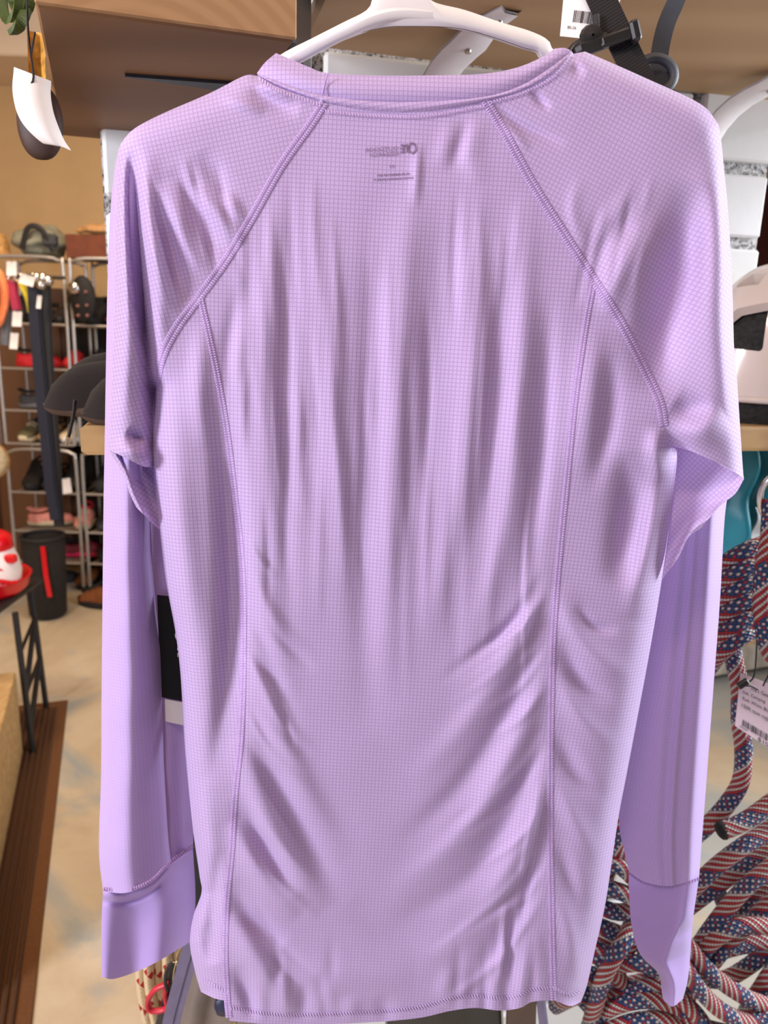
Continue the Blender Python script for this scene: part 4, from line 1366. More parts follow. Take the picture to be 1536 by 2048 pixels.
# ================================================================== white tag, plant and bag, upper left
YT = 0.70
tagw = thing('blank_tag', 'blank white curled paper tag on a black string, upper left', 'tag', P(np.array(80.), np.array(170.), YT))
nL = cr([(28, 134), (25, 180), (34, 225), (54, 258), (88, 288), (100, 283)], 24)
nR = cr([(102, 162), (101, 190), (106, 222), (116, 252), (128, 280), (142, 301)], 24)
u = np.linspace(0, 1, 12)[None, :, None]
g = nL[:, None] * (1 - u) + nR[:, None] * u
v = np.linspace(0, 1, 24)[:, None]
W = P(g[..., 0], g[..., 1], YT - 0.018 * np.sin(v * 2.4) + 0.01 * np.linspace(-1, 1, 12)[None] ** 2)
obj('card', MB().grid(W).grid((W + np.array([0, 0.0005, 0]))[:, ::-1]), M_paper, tagw)
q = cr([(54, -30), (55, 40), (58, 80), (62, 112), (66, 140), (67, 158), (62, 170)], 24)
obj('string', MB().tube(P(q[:, 0], q[:, 1], YT - 0.004), 0.0009, 6), K['black'], tagw)
q = cr([(62, 112), (66, 86), (70, 64)], 10)
obj('string', MB().tube(P(q[:, 0], q[:, 1], YT - 0.004), 0.0008, 6), K['black'], tagw)
M_green = pm('olive_green_webbing', hexc(66, 82, 26), 0.3, 90, 0.6)
gl_ = thing('webbing_sling', 'olive green looped sling hanging over the shelf corner, upper left', 'sling', P(np.array(30.), np.array(0.), YT + 0.04))
for pts in ([(2, -60), (3, -10), (8, 28), (20, 41), (34, 30), (40, 0), (44, -60)], [(60, -60), (54, 10), (44, 42), (34, 58), (25, 65)], [(20, -60), (24, -10), (34, 20), (48, 26), (60, 0), (66, -60)], [(6, -70), (14, -20), (30, -5), (50, -15), (60, -70)]):
    q = cr(pts, 26)
    ribbon(P(q[:, 0], q[:, 1], YT + 0.045 + 0.01 * np.sin(np.linspace(0, 6, 26))), 0.0085, 0.004, [0.9, 0.2, 0.3], M_green, 'loop', gl_)
M_gold = pm('printed_gold_pouch', hexc(206, 150, 62), 0.5, 90, 0.45, bump=0.1)
pch = tag(obj('snack_pouch', MB().grid(np.array([[P(np.array(54 + 34 * a + 4 * b), np.array(70 + 90 * b + 6 * a), YT + 0.10 + 0.012 * math.cos(a * 3.1 - 1.5)) for a in np.linspace(0, 1, 8)] for b in np.linspace(-0.1, 1, 14)])), M_gold), 'small gold and cream printed pouch hanging behind the white tag', 'pouch')
M_dkbr = pm('dark_brown_leather', hexc(60, 36, 24), 0.2, 60, 0.6)
mb = MB()
cpt = P(np.array(80.), np.array(245.), YT + 0.07)
mb.lathe([(max(0.0002, 0.021 * math.cos(t_) ** 0.8), 0.032 * math.sin(t_)) for t_ in np.linspace(-1.57, 1.57, 18)], cpt, 28, None, 1.0, 0.55)
pod = tag(obj('leather_pouch', mb, M_dkbr), 'small dark brown leather pouch half hidden by the white tag', 'pouch')
obj('pouch_flap', MB().box(cpt + np.array([0, -0.009, 0.012]), (0.028, 0.008, 0.022), None, 0.003), M_dkbr, pod, False)

# black box edge on top of the pine shelf
bx = P(np.array(478.), np.array(-6.), 0.80)
bxo = thing('storage_box', 'black box edge on top of the amber pine shelf', 'box', (bx[0], bx[1] + 0.02, zA + 0.029))
obj('body', MB().box((bx[0], bx[1] + 0.05, zA + 0.029 + 0.05), (0.11, 0.14, 0.10), None, 0.006), M_bpl, bxo, False)
obj('lid', MB().box((bx[0], bx[1] + 0.05, zA + 0.029 + 0.107), (0.116, 0.146, 0.014), None, 0.004), M_bpl, bxo, False)

# ================================================================== red, white and blue tow rope
M_rope = N('flag_braid_rope')
_uv = M_rope.n('ShaderNodeTexCoord').outputs['UV']
_sp = M_rope.n('ShaderNodeSeparateXYZ'); M_rope.l(_uv, _sp.inputs[0])
_a = M_rope.math('ADD', M_rope.math('MULTIPLY', _sp.outputs[0], 205.0), M_rope.math('MULTIPLY', _sp.outputs[1], 14.0))
_b = M_rope.math('SUBTRACT', M_rope.math('MULTIPLY', _sp.outputs[0], 205.0), M_rope.math('MULTIPLY', _sp.outputs[1], 14.0))
_ia, _ib = M_rope.math('FLOOR', _a), M_rope.math('FLOOR', _b)
_fa, _fb = M_rope.math('PINGPONG', _a, 0.5), M_rope.math('PINGPONG', _b, 0.5)
_zone = M_rope.math('LESS_THAN', M_rope.math('MODULO', M_rope.math('ADD', _ia, 4000.0), 14.0), 7.5)
_stripe = M_rope.math('LESS_THAN', M_rope.math('MODULO', M_rope.math('ADD', _ia, 4000.0), 2.0), 0.5)
_sa = M_rope.math('MODULO', M_rope.math('ADD', _ia, 4000.0), 2.0)
_sb = M_rope.math('MODULO', M_rope.math('ADD', _ib, 4000.0), 2.0)
_dot = M_rope.math('MULTIPLY', _sa, _sb)
_red, _wht, _blu = hexc(196, 26, 36), hexc(234, 222, 212), hexc(28, 74, 134)
_cs = M_rope.mix(_stripe, _red, _wht)
_cd = M_rope.mix(_dot, _blu, _wht)
_rdot = M_rope.math('MULTIPLY', M_rope.math('SUBTRACT', 1.0, _sa), M_rope.math('LESS_THAN', M_rope.math('MODULO', M_rope.math('ADD', _ib, 4000.0), 4.0), 1.0))
_cd = M_rope.mix(M_rope.math('MULTIPLY', _rdot, 0.8), _cd, _red)
_cc = M_rope.mix(_zone, _cd, _cs)
_h = M_rope.math('MULTIPLY', M_rope.math('POWER', M_rope.math('MULTIPLY', _fa, 2.0), 0.45), M_rope.math('POWER', M_rope.math('MULTIPLY', _fb, 2.0), 0.3))
M_rope.base(M_rope.mix(M_rope.math('MULTIPLY', M_rope.math('SUBTRACT', 1.0, _h), 0.95), _cc, (0.015, 0.012, 0.02)))
M_rope.set(Roughness=0.55)
M_rope.b.inputs['Specular IOR Level'].default_value = 0.5
M_rope.bump(_h, 0.9, 0.0016)
RR = 0.0106
YR = 0.86
rope = thing('tow_rope', 'thick red white and blue braided tow rope coiled and hanging behind the right sleeve', 'rope', P(np.array(1420.), np.array(2000.), YR))


def rp(pts, name='coil', r=RR, dy=0.0):
    p = np.array([(q[0], q[1], (q[2] if len(q) > 2 else 0.0)) for q in pts], float)
    n = max(14, int(np.linalg.norm(np.diff(p[:, :2], axis=0), axis=1).sum() / 6))
    c = cr(p, n)
    W = P(c[:, 0], c[:, 1], YR + dy + c[:, 2])
    rp.k += 1
    o = obj(name, MB().tube(W, r, 16), M_rope.m, rope)
    return o


rp.k = 0
# hanging bundle near the ring
rp([(1412, 1170, .03), (1446, 1132, .0), (1490, 1104, -.012), (1545, 1084, .0), (1600, 1080, .03)], 'wrap')
rp([(1410, 1205, .03), (1446, 1162, -.006), (1492, 1134, -.018), (1545, 1116, -.006), (1600, 1112, .03)], 'wrap')
rp([(1408, 1238, .03), (1446, 1196, -.006), (1492, 1166, -.018), (1545, 1150, -.006), (1600, 1146, .03)], 'wrap')
rp([(1406, 1270, .03), (1446, 1230, -.006), (1490, 1200, -.018), (1545, 1186, -.006), (1600, 1180, .03)], 'wrap')
rp([(1404, 1316, .02), (1440, 1276, -.01), (1486, 1240, -.018), (1545, 1222, -.006), (1600, 1216, .03)], 'wrap')
rp([(1404, 1352, .02), (1436, 1310, -.01), (1476, 1276, -.02), (1520, 1254, -.006), (1580, 1240, .03)], 'wrap')
rp([(1545, 1000, -.03), (1540, 1080, -.042), (1528, 1150, -.044), (1526, 1220, -.042), (1536, 1290, -.04), (1560, 1320, -.03), (1620, 1330, 0)], 'strand')
rp([(1462, 1290, .0), (1470, 1330, .0), (1480, 1380, .0), (1480, 1440, .0), (1487, 1500, .0), (1482, 1560, .0), (1456, 1606, .0), (1418, 1648, .0), (1370, 1690, .01), (1330, 1740, .02)], 'strand')
end = rp([(1640, 1520, .0), (1580, 1576, -.01), (1536, 1610, -.015), (1500, 1636, -.02), (1470, 1652, -.024), (1444, 1662, -.026)], 'strand')
M_burn = pm('melted_black_rope_end', (0.012, 0.010, 0.010), 0.4, 300, 0.8, bump=1.0, dist=0.002)
ec = P(np.array(1438.), np.array(1664.), YR - 0.026)
dirE = P(np.array(1500.), np.array(1636.), YR - 0.02) - ec; dirE /= np.linalg.norm(dirE)
sE = np.cross(dirE, [0, 0, 1.0]); sE /= np.linalg.norm(sE); uE = np.cross(sE, dirE)
o_ = obj('rope_end', MB().lathe([(0.0001, -0.001), (0.006, -0.002), (0.0098, 0.0), (0.0115, 0.004), (0.0108, 0.009), (0.009, 0.010)], ec, 14, [sE, uE, dirE]), M_burn, rope)
o_['label'] = 'black melted rope end'
# fan of strands right of the cuff
for k, pts in enumerate([
    [(1640, 1590, .02), (1536, 1660, .01), (1484, 1694, 0), (1436, 1730, 0), (1392, 1772, .005), (1340, 1830, .01)],
    [(1640, 1640, .05), (1536, 1702, .035), (1480, 1738, .03), (1430, 1775, .03), (1370, 1820, .03)],
    [(1640, 1660, .02), (1536, 1738, .005), (1490, 1776, 0), (1446, 1826, 0), (1406, 1880, 0), (1372, 1932, .01), (1350, 1980, .02)],
    [(1640, 1730, .05), (1536, 1776, .04), (1480, 1822, .035), (1420, 1880, .035), (1370, 1910, .03)],
    [(1640, 1716, .02), (1560, 1786, .01), (1510, 1836, .005), (1462, 1880, 0), (1420, 1930, 0), (1390, 1960, .01)],
    [(1640, 1850, -.005), (1536, 1852, -.012), (1484, 1852, -.012), (1440, 1870, -.012), (1404, 1904, -.006), (1370, 1946, .01)],
    [(1640, 1880, .03), (1536, 1882, .024), (1480, 1892, .022), (1430, 1906, .02), (1380, 1930, .02)],
    [(1640, 1820, .05), (1560, 1880, .04), (1500, 1930, .03), (1440, 1960, .03), (1370, 1950, .03)],
    [(1640, 1900, .02), (1560, 1930, .012), (1520, 1980, .01), (1490, 2030, .01), (1470, 2090, .01)],
    [(1640, 1960, .02), (1570, 1990, .0), (1520, 2050, 0), (1500, 2100, 0)],
    [(1350, 1862, .0), (1376, 1892, -.016), (1412, 1936, -.022), (1460, 1976, -.022), (1520, 2006, -.016), (1620, 2030, 0)],
    [(1340, 1890, .0), (1366, 1930, -.03), (1400, 1980, -.036), (1444, 2022, -.036), (1500, 2044, -.03), (1560, 2036, -.03), (1640, 2000, 0)],
    [(1336, 1960, -.01), (1362, 1996, -.03), (1394, 2030, -.034), (1420, 2070, -.034), (1440, 2120, -.03)],
    [(1330, 2020, -.02), (1400, 2052, -.03), (1480, 2070, -.03), (1560, 2072, -.03)],
    [(1440, 1790, .06), (1480, 1880, .06), (1540, 1900, .06), (1640, 1890, .06)],
]):
    rp(pts)
# tangle between the body and the sleeve
for pts in [
    [(1262, 1560, .01), (1240, 1630, .0), (1232, 1680, 0), (1246, 1716, 0), (1270, 1752, .01), (1300, 1790, .03)],
    [(1250, 1600, .03), (1236, 1680, .02), (1216, 1740, .02), (1196, 1800, .02), (1176, 1860, .03)],
    [(1170, 1760, .04), (1200, 1738, .0), (1232, 1730, -.01), (1262, 1752, -.008), (1300, 1800, .02)],
    [(1160, 1800, .03), (1196, 1776, -.004), (1236, 1782, -.014), (1276, 1800, -.01), (1320, 1820, .02)],
    [(1150, 1818, .04), (1190, 1812, .008), (1236, 1824, .0), (1290, 1816, .0), (1330, 1800, .03)],
    [(1140, 1850, .04), (1180, 1846, .01), (1220, 1860, .005), (1256, 1870, .0), (1300, 1850, .01)],
    [(1140, 1870, .03), (1180, 1892, .0), (1220, 1908, -.004), (1250, 1900, .0), (1272, 1868, .005), (1280, 1830, .02)],
    [(1130, 1916, .03), (1170, 1906, .0), (1208, 1920, -.01), (1236, 1950, -.01), (1252, 1990, 0)],
    [(1120, 1960, .03), (1160, 1946, .004), (1200, 1950, 0), (1240, 1930, -.01), (1290, 1928, -.016), (1330, 1952, -.01), (1380, 1990, .01)],
    [(1170, 2080, -.01), (1188, 2020, -.02), (1206, 1960, -.028), (1230, 1912, -.028), (1250, 1880, -.022), (1262, 1850, 0)],
    [(1110, 2012, .03), (1146, 1994, .002), (1180, 1986, 0), (1220, 1994, -.008), (1270, 1978, -.014), (1330, 1966, -.012), (1380, 1970, 0)],
    [(1150, 1984, .01), (1178, 2012, .0), (1200, 2050, 0), (1230, 2090, 0)],
    [(1190, 2034, -.005), (1230, 2012, -.02), (1280, 2000, -.026), (1330, 2004, -.026), (1380, 2030, -.02), (1420, 2060, -.01)],
    [(1200, 2070, -.02), (1260, 2046, -.03), (1320, 2040, -.034), (1380, 2060, -.03)],
    [(1290, 1900, .02), (1310, 1930, 0), (1320, 1970, 0), (1310, 2020, 0)],
    [(1262, 1830, .02), (1284, 1880, .0), (1300, 1940, .0), (1340, 1990, .0)],
    [(1160, 1900, .05), (1220, 1880, .045), (1290, 1880, .045)], [(1150, 1960, .05), (1250, 1970, .045), (1350, 1940, .045)],
]:
    rp(pts)

# rope price tag
YG = YR - 0.052
rt = thing('price_tag', 'pinkish price tag reading 150ft tow rope hung on the flag coloured rope', 'tag', P(np.array(1500.), np.array(1400.), YG))
rc_ = [(1481, 1346), (1596, 1388), (1590, 1530), (1470, 1452)]
Yr = lambda u, v: YG + 0.02 * np.asarray(u) + 0.004 * np.sin(np.asarray(v) * 3)
M_tagp = pm('blush_card', hexc(212, 188, 196), 0.03, 30, 0.75, bump=0.02)
card(rc_, Yr, M_tagp, 'card', rt)
pl = on_card(rc_, Yr)
tx = lambda s, u0, v0, su, sv: text_mb(s, lambda x, y: pl(u0 + x * su, v0 - y * sv), 1.0)
obj('print', join(tx("ma's Gear Xchange", 0.20, 0.225, 0.083, 0.085), tx('Sub. Camping', 0.07, 0.34, 0.070, 0.075), tx('11/1', 0.56, 0.34, 0.07, 0.075), tx('Red, White, Blue', 0.075, 0.455, 0.070, 0.078), tx('150ft tow rope', 0.06, 0.590, 0.083, 0.095), barcode(pl, 0.12, 0.54, 0.80, 0.91, 9), barcode(pl, 0.07, 0.21, 0.935, 0.955, 3), tx('$100.00', 0.38, 1.0 - 0.01, 0.115, 0.085)), M_ink, rt, False)
q = cr([(1514, 1280), (1512, 1320), (1508, 1352), (1496, 1366), (1484, 1372), (1500, 1372), (1516, 1380)], 24)
obj('string', MB().tube(P(q[:, 0], q[:, 1], YG - 0.003), 0.0009, 6), K['black'], rt)
q = cr([(1560, 1280), (1546, 1330), (1534, 1356), (1526, 1372)], 14)
obj('string', MB().tube(P(q[:, 0], q[:, 1], YG - 0.001), 0.0009, 6), K['black'], rt)
cA = P(np.array(1476.), np.array(1374.), YG - 0.006); cB = P(np.array(1496.), np.array(1361.), YG - 0.006)
tt_ = (cB - cA) / np.linalg.norm(cB - cA)
obj('string_lock', MB().box((cA + cB) / 2, (np.linalg.norm(cB - cA), 0.005, 0.0075), [tt_, [0, 1, 0], np.cross(tt_, [0, 1, 0])], 0.001), M_bpl, rt, False)

# steel ring, jacket, torn lining
M_steel = pm('polished_steel', (0.62, 0.60, 0.58), 0.05, 40, 0.18, 1.0, 0.0)
a = np.linspace(0, 2 * math.pi, 60, endpoint=False)
rg = np.stack([1566 + 46 * np.cos(a), 1000 + 54 * np.sin(a)], 1)
ringo = tag(obj('steel_ring', MB().tube(P(rg[:, 0], rg[:, 1], YR - 0.03 + 0.012 * np.sin(a)), 0.0036, 12, False, True), M_steel), 'polished steel ring hanging under the pine shelf beside the teal jacket', 'ring')
obj('ring_eyelet', MB().lathe([(0.0022, -0.006), (0.0052, -0.006), (0.0052, 0.006), (0.0022, 0.006)], P(np.array(1566.), np.array(944.), YR - 0.03), 12), M_steel, ringo)
M_teal = pm('teal_nylon', hexc(40, 140, 158), 0.12, 14, 0.42, bump=0.25, dist=0.004)
jk = thing('jacket', 'teal nylon jacket hanging under the pine shelf behind the right sleeve', 'jacket', wl(0.50, 0.06, 0.9))
gj = coons([(1380, 880), (1370, 1000), (1372, 1080), (1366, 1190)], [(1508, 884), (1516, 960), (1514, 1060), (1504, 1190)], [(1380, 880), (1440, 872), (1508, 884)], [(1366, 1190), (1430, 1200), (1504, 1190)], 40, 70)
u = np.linspace(0, 1, 40)[None]; v = np.linspace(0, 1, 70)[:, None]
fold = 0.012 * np.sin(u * 16 + v * 4) + 0.007 * np.sin(u * 7 - v * 15) + 0.03 * np.sin(u * math.pi) ** 0.6
W = WP(gj[..., 0], gj[..., 1], 0.0)
W = W + WN * (0.040 + fold)[..., None]
W2 = W - WN * (0.02 * np.sin(u * math.pi) * np.ones_like(v) + 0.002)[..., None]
obj('body', MB().grid(W).grid(W2[:, ::-1]), M_teal, jk)
q = cr([(1492, 900), (1502, 970), (1500, 1050), (1494, 1110), (1490, 1170)], 30)
obj('sleeve', MB().tube(WP(q[:, 0], q[:, 1], 0.0) + WN * 0.085, 0.011 + 0.0022 * np.sin(np.arange(30) * 1.1), 14), M_teal, jk)
M_lin = pm('pale_grey_lining', hexc(196, 204, 206), 0.08, 30, 0.8, bump=0.3)
gw = coons([(1410, 980), (1405, 1080), (1400, 1140)], [(1466, 984), (1458, 1030), (1452, 1112)], [(1410, 980), (1440, 986), (1466, 984)], [(1400, 1140), (1430, 1124), (1452, 1112)], 14, 30)
Ww = WP(gw[..., 0], gw[..., 1], 0.0) + WN * (0.118 + 0.006 * np.sin(np.linspace(0, 14, 30))[:, None] * np.ones((1, 14)))[..., None]
rag_ = tag(obj('cloth_scrap', MB().grid(Ww).grid((Ww - WN * 0.002)[:, ::-1]), M_lin), 'frayed pale grey cloth edge hanging between lavender sleeve and teal jacket', 'cloth')

# ================================================================== gear low on the left: white rope, red handle, key rings, bag
M_wr = N('white_red_fleck_rope')
_v = M_wr.n('ShaderNodeTexCoord').outputs['UV']
_s = M_wr.n('ShaderNodeSeparateXYZ'); M_wr.l(_v, _s.inputs[0])
_a = M_wr.math('ADD', M_wr.math('MULTIPLY', _s.outputs[0], 170.0), M_wr.math('MULTIPLY', _s.outputs[1], 8.0))
_b = M_wr.math('SUBTRACT', M_wr.math('MULTIPLY', _s.outputs[0], 170.0), M_wr.math('MULTIPLY', _s.outputs[1], 8.0))
_fl = M_wr.math('MULTIPLY', M_wr.math('LESS_THAN', M_wr.math('MODULO', M_wr.math('FLOOR', _a), 6.0), 1.5), M_wr.math('LESS_THAN', M_wr.math('MODULO', M_wr.math('ADD', M_wr.math('FLOOR', _b), 800.0), 8.0), 1.5))
M_wr.base(M_wr.mix(_fl, hexc(214, 190, 150), hexc(170, 20, 24)))
M_wr.bump(M_wr.math('MULTIPLY', M_wr.math('PINGPONG', _a, 0.5), M_wr.math('PINGPONG', _b, 0.5)), 0.8, 0.002)
YW = 0.80
wro = thing('white_rope', 'cream rope with red flecks hanging in loops below the left cuff', 'rope', P(np.array(310.), np.array(2000.), YW))
for k, (x0, y0, x1, y1, dd) in enumerate(((284, 1820, 292, 2110, 0), (300, 1800, 310, 2120, -.008), (318, 1800, 326, 2130, 0), (338, 1790, 344, 2130, -.006), (358, 1790, 360, 2130, 0), (376, 1800, 372, 2130, .004))):
    q = cr([(x0 - 2, y0), (x0 - 3, (y0 + y1) / 2 - 40), (x0 + 1, (y0 + y1) / 2 + 20), (x1 + 6, y1 - 60), (x1 + 26, y1)], 40)
    obj('strand', MB().tube(P(q[:, 0], q[:, 1], YW + dd), 0.0066, 12), M_wr.m, wro)
M_redp = pm('red_plastic', hexc(196, 40, 56), 0.08, 40, 0.4, bump=0.03)
YH = YW - 0.035
sc_ = thing('scissors', 'red plastic ring handle of a tool hanging in front of the cream rope', 'scissors', P(np.array(330.), np.array(2000.), YH))
hp_ = cr([(334, 1968), (312, 1978), (298, 1996), (296, 2014), (308, 2022), (330, 2018), (334, 2008), (330, 1990), (334, 1968)], 50)[:-1]
obj('handle', MB().tube(P(hp_[:, 0], hp_[:, 1], YH), 0.0031, 10, False, True, 1.4, (0, 1, 0)), M_redp, sc_)
q = cr([(344, 1930), (338, 1975), (328, 2020), (318, 2060), (312, 2100)], 16)
obj('blade', MB().tube(P(q[:, 0], q[:, 1], YH + 0.006), 0.0055, 8, True, False, 0.4, (0, 1, 0)), M_bpl, sc_)
q = cr([(346, 1924), (334, 1938), (330, 1960), (334, 1980)], 16)
obj('cord', MB().tube(P(q[:, 0], q[:, 1], YH - 0.004), 0.0022, 8), M_bpl, sc_)
M_brass = pm('brass_wire', (0.62, 0.50, 0.30), 0.1, 60, 0.25, 1.0, 0)
for k, (cx, cy, rx, ry, ro, lab) in enumerate(((350, 1908, 8, 17, 0.2, 'thin brass split ring on the tool cord below the left cuff'), (364, 1905, 7, 24, 0.5, 'long brass wire clip hooked beside the lavender trimmed bag'), (353, 1950, 6, 30, 0.12, 'brass wire loop hanging against the cream rope'))):
    x = cx + rx * np.cos(a) * math.cos(ro) - ry * np.sin(a) * math.sin(ro); y = cy + rx * np.cos(a) * math.sin(ro) + ry * np.sin(a) * math.cos(ro)
    tag(obj('key_ring', MB().tube(P(x, y, YH - 0.008 + 0.004 * np.sin(a + k)), 0.0009, 8, False, True), M_brass), lab, 'ring', 'brass rings below the cuff')

M_beige = pm('greige_canvas', hexc(138, 124, 112), 0.1, 40, 0.85, bump=0.2)
M_lavg = pm('grey_lavender_trim', hexc(118, 108, 132), 0.08, 60, 0.7, bump=0.15)
YBg = 0.735
bag = thing('canvas_bag', 'greige canvas bag with grey lavender trim hanging below the shirt hem, left', 'bag', P(np.array(430.), np.array(2060.), YBg))
gbg = coons([(386, 1850), (360, 1930), (340, 2000), (325, 2110)], [(620, 1850), (625, 1930), (630, 2010), (640, 2110)], [(386, 1850), (500, 1840), (620, 1850)], [(325, 2110), (480, 2120), (640, 2110)], 30, 30)
u = np.linspace(0, 1, 30)[None] * np.ones((30, 1))
W = P(gbg[..., 0], gbg[..., 1], YBg + 0.03 - 0.028 * np.sin(np.clip(u, 0, 1) * math.pi) ** 0.5)
Wb = W.copy(); Wb[..., 1] += 0.05
obj('body', MB().grid(W).grid(Wb[:, ::-1]).grid(np.stack([W[0], Wb[0]], 0)).grid(np.stack([W[:, 0], Wb[:, 0]], 1)).grid(np.stack([W[:, -1], Wb[:, -1]], 1)), M_beige, bag)
gtp = coons([(372, 1640), (374, 1760), (380, 1872)], [(640, 1640), (636, 1760), (628, 1872)], [(372, 1640), (500, 1630), (640, 1640)], [(380, 1872), (500, 1880), (628, 1872)], 20, 20)
utp = np.linspace(0, 1, 20)[None] * np.ones((20, 1))
Wt = P(gtp[..., 0], gtp[..., 1], YBg + 0.028 - 0.022 * np.sin(utp * math.pi) ** 0.5); Wt2 = Wt + np.array([0, 0.04, 0])
obj('top_flap', MB().grid(Wt).grid(Wt2[:, ::-1]).grid(np.stack([Wt[0], Wt2[0]], 0)).grid(np.stack([Wt[:, 0], Wt2[:, 0]], 1)), K['lining'], bag)
q = cr([(396, 1850), (376, 1920), (358, 1985), (342, 2048), (332, 2110)], 30)
trim = ribbon(P(q[:, 0], q[:, 1], YBg - 0.012), 0.020, 0.003, [1, 0, 0.25], M_lavg, 'trim', bag)
q2 = q + np.array([4, 0])
mb = MB()
for i in range(len(q) * 3 - 3):
    aa = q2[0] * (1 - i / 87) + 0
for i in range(60):
    t = i / 60
    p = np.array([np.interp(t, np.linspace(0, 1, 30), q2[:, k]) for k in (0, 1)]); p2 = np.array([np.interp(t + 0.010, np.linspace(0, 1, 30), q2[:, k]) for k in (0, 1)])
    mb.tube(P(np.array([p[0], p2[0]]), np.array([p[1], p2[1]]), YBg - 0.0142), 0.0005, 4)
s_ = obj('stitching', mb, K['black'], trim); s_['kind'] = 'stuff'
for xs in ((400, 1950, 380, 2060), (424, 1960, 450, 2060)):
    mb = MB()
    for i in range(14):
        t0, t1 = i / 14, (i + 0.6) / 14
        mb.tube(P(np.array([xs[0] + (xs[2] - xs[0]) * t for t in (t0, t1)]), np.array([xs[1] + (xs[3] - xs[1]) * t for t in (t0, t1)]), YBg + 0.0115), 0.0005, 4)
    s_ = obj('stitching', mb, K['black'], bag); s_['kind'] = 'stuff'
M_navy = pm('navy_nylon', hexc(34, 38, 66), 0.3, 60, 0.5, bump=0.2)
bc = P(np.array(446.), np.array(2012.), YBg - 0.008)
obj('buckle', MB().lathe([(0.0001, -0.012), (0.007, -0.010), (0.0095, 0), (0.008, 0.009), (0.0001, 0.012)], bc, 14, None, 1.1, 0.7), M_navy, bag)
q = cr([(450, 2020), (466, 2040), (480, 2070)], 8)
obj('zip_pull', MB().tube(P(q[:, 0], q[:, 1], YBg - 0.010), 0.0028, 8), M_brass, bag)
# black bag under the hem, right
bb = thing('black_bag', 'black bag with brown panel and grey webbing edge below the shirt hem, right', 'bag', P(np.array(980.), np.array(2090.), 0.80))
gbb = coons([(780, 1950), (775, 2030), (770, 2120)], [(1004, 1950), (1006, 2030), (1010, 2120)], [(780, 1950), (900, 1945), (1004, 1950)], [(770, 2120), (900, 2125), (1010, 2120)], 20, 14)
u = np.linspace(0, 1, 20)[None] * np.ones((14, 1))
W = P(gbb[..., 0], gbb[..., 1], 0.80 - 0.02 * np.sin(u * math.pi)); Wb = W + np.array([0, 0.08, 0])
obj('body', MB().grid(W).grid(Wb[:, ::-1]).grid(np.stack([W[0], Wb[0]], 0)).grid(np.stack([W[:, 0], Wb[:, 0]], 1)).grid(np.stack([W[:, -1], Wb[:, -1]], 1)), M_bpl, bb)
q = cr([(1044, 1950), (1042, 2030), (1040, 2120)], 10)
M_brp = pm('brown_panel', hexc(98, 80, 66), 0.1, 40, 0.8, bump=0.1)
ribbon(P(q[:, 0], q[:, 1], 0.80), 0.036, 0.012, [1, 0, 0], M_brp, 'panel', bb)
q = cr([(1078, 1950), (1084, 2020), (1094, 2100)], 10)
obj('webbing_edge', MB().tube(P(q[:, 0], q[:, 1], 0.796), 0.006, 10), M_lavg, bb)
q = cr([(1000, 1960), (1004, 2030), (1006, 2110)], 8)
obj('zip_line', MB().tube(P(q[:, 0], q[:, 1], 0.796), 0.0012, 6), M_steel, bb)

# ================================================================== black brand tag of the shirt
YHt = D0 + 0.050
ht = thing('hang_tag', 'black brand swing tag with white lettering tucked between left sleeve and body of the shirt', 'tag', P(np.array(345.), np.array(1320.), YHt))
hcn = [(314, 1190), (440, 1204), (446, 1418), (322, 1394)]
Yh = lambda u, v: YHt + 0 * np.asarray(u) + 0.003 * np.asarray(v)
M_tblk = pm('black_card', (0.003, 0.003, 0.004), 0.1, 60, 0.9, bump=0.02)
card(hcn, Yh, M_tblk, 'card', ht)
c2 = [(330, 1398), (440, 1420), (440, 1466), (331, 1443)]
card(c2, lambda u, v: YHt + 0.004 + 0 * np.asarray(u), M_paper, 'size_label', ht)
ph = on_card(hcn, Yh)
lgm = text_mb('OUTDOOR', lambda x, y: ph(0.285 + x * 0.098, 0.520 - y * 0.056), 1.0)
lgm2 = text_mb('RESEARCH', lambda x, y: ph(0.285 + x * 0.090, 0.580 - y * 0.056), 1.0)
am = np.linspace(0, 2 * math.pi, 28, endpoint=False)
lgc = MB().add([ph(0.50 + 0.24 * math.cos(t), 0.375 + 0.085 * math.sin(t)) for t in am], [tuple(range(28))])
pt_ = obj('print', join(lgm, lgm2, lgc), M_paper, ht, False)
q = cr([(376, 1204), (372, 1120), (360, 1040), (352, 980)], 14)
obj('string', MB().tube(P(q[:, 0], q[:, 1], YHt - 0.004), 0.0007, 6), K['black'], ht)

# ================================================================== shoe racks across the shop, left
M_tube = pm('silver_tube', (0.50, 0.47, 0.44), 0.06, 30, 0.35, 0.7, 0)
M_mesh = pm('grey_mesh_tray', hexc(150, 136, 120), 0.12, 200, 0.7, bump=0.3)
YK = 4.05


def Kx(px, py, Y=YK):
    return P(np.array(float(px)), np.array(float(py)), Y)


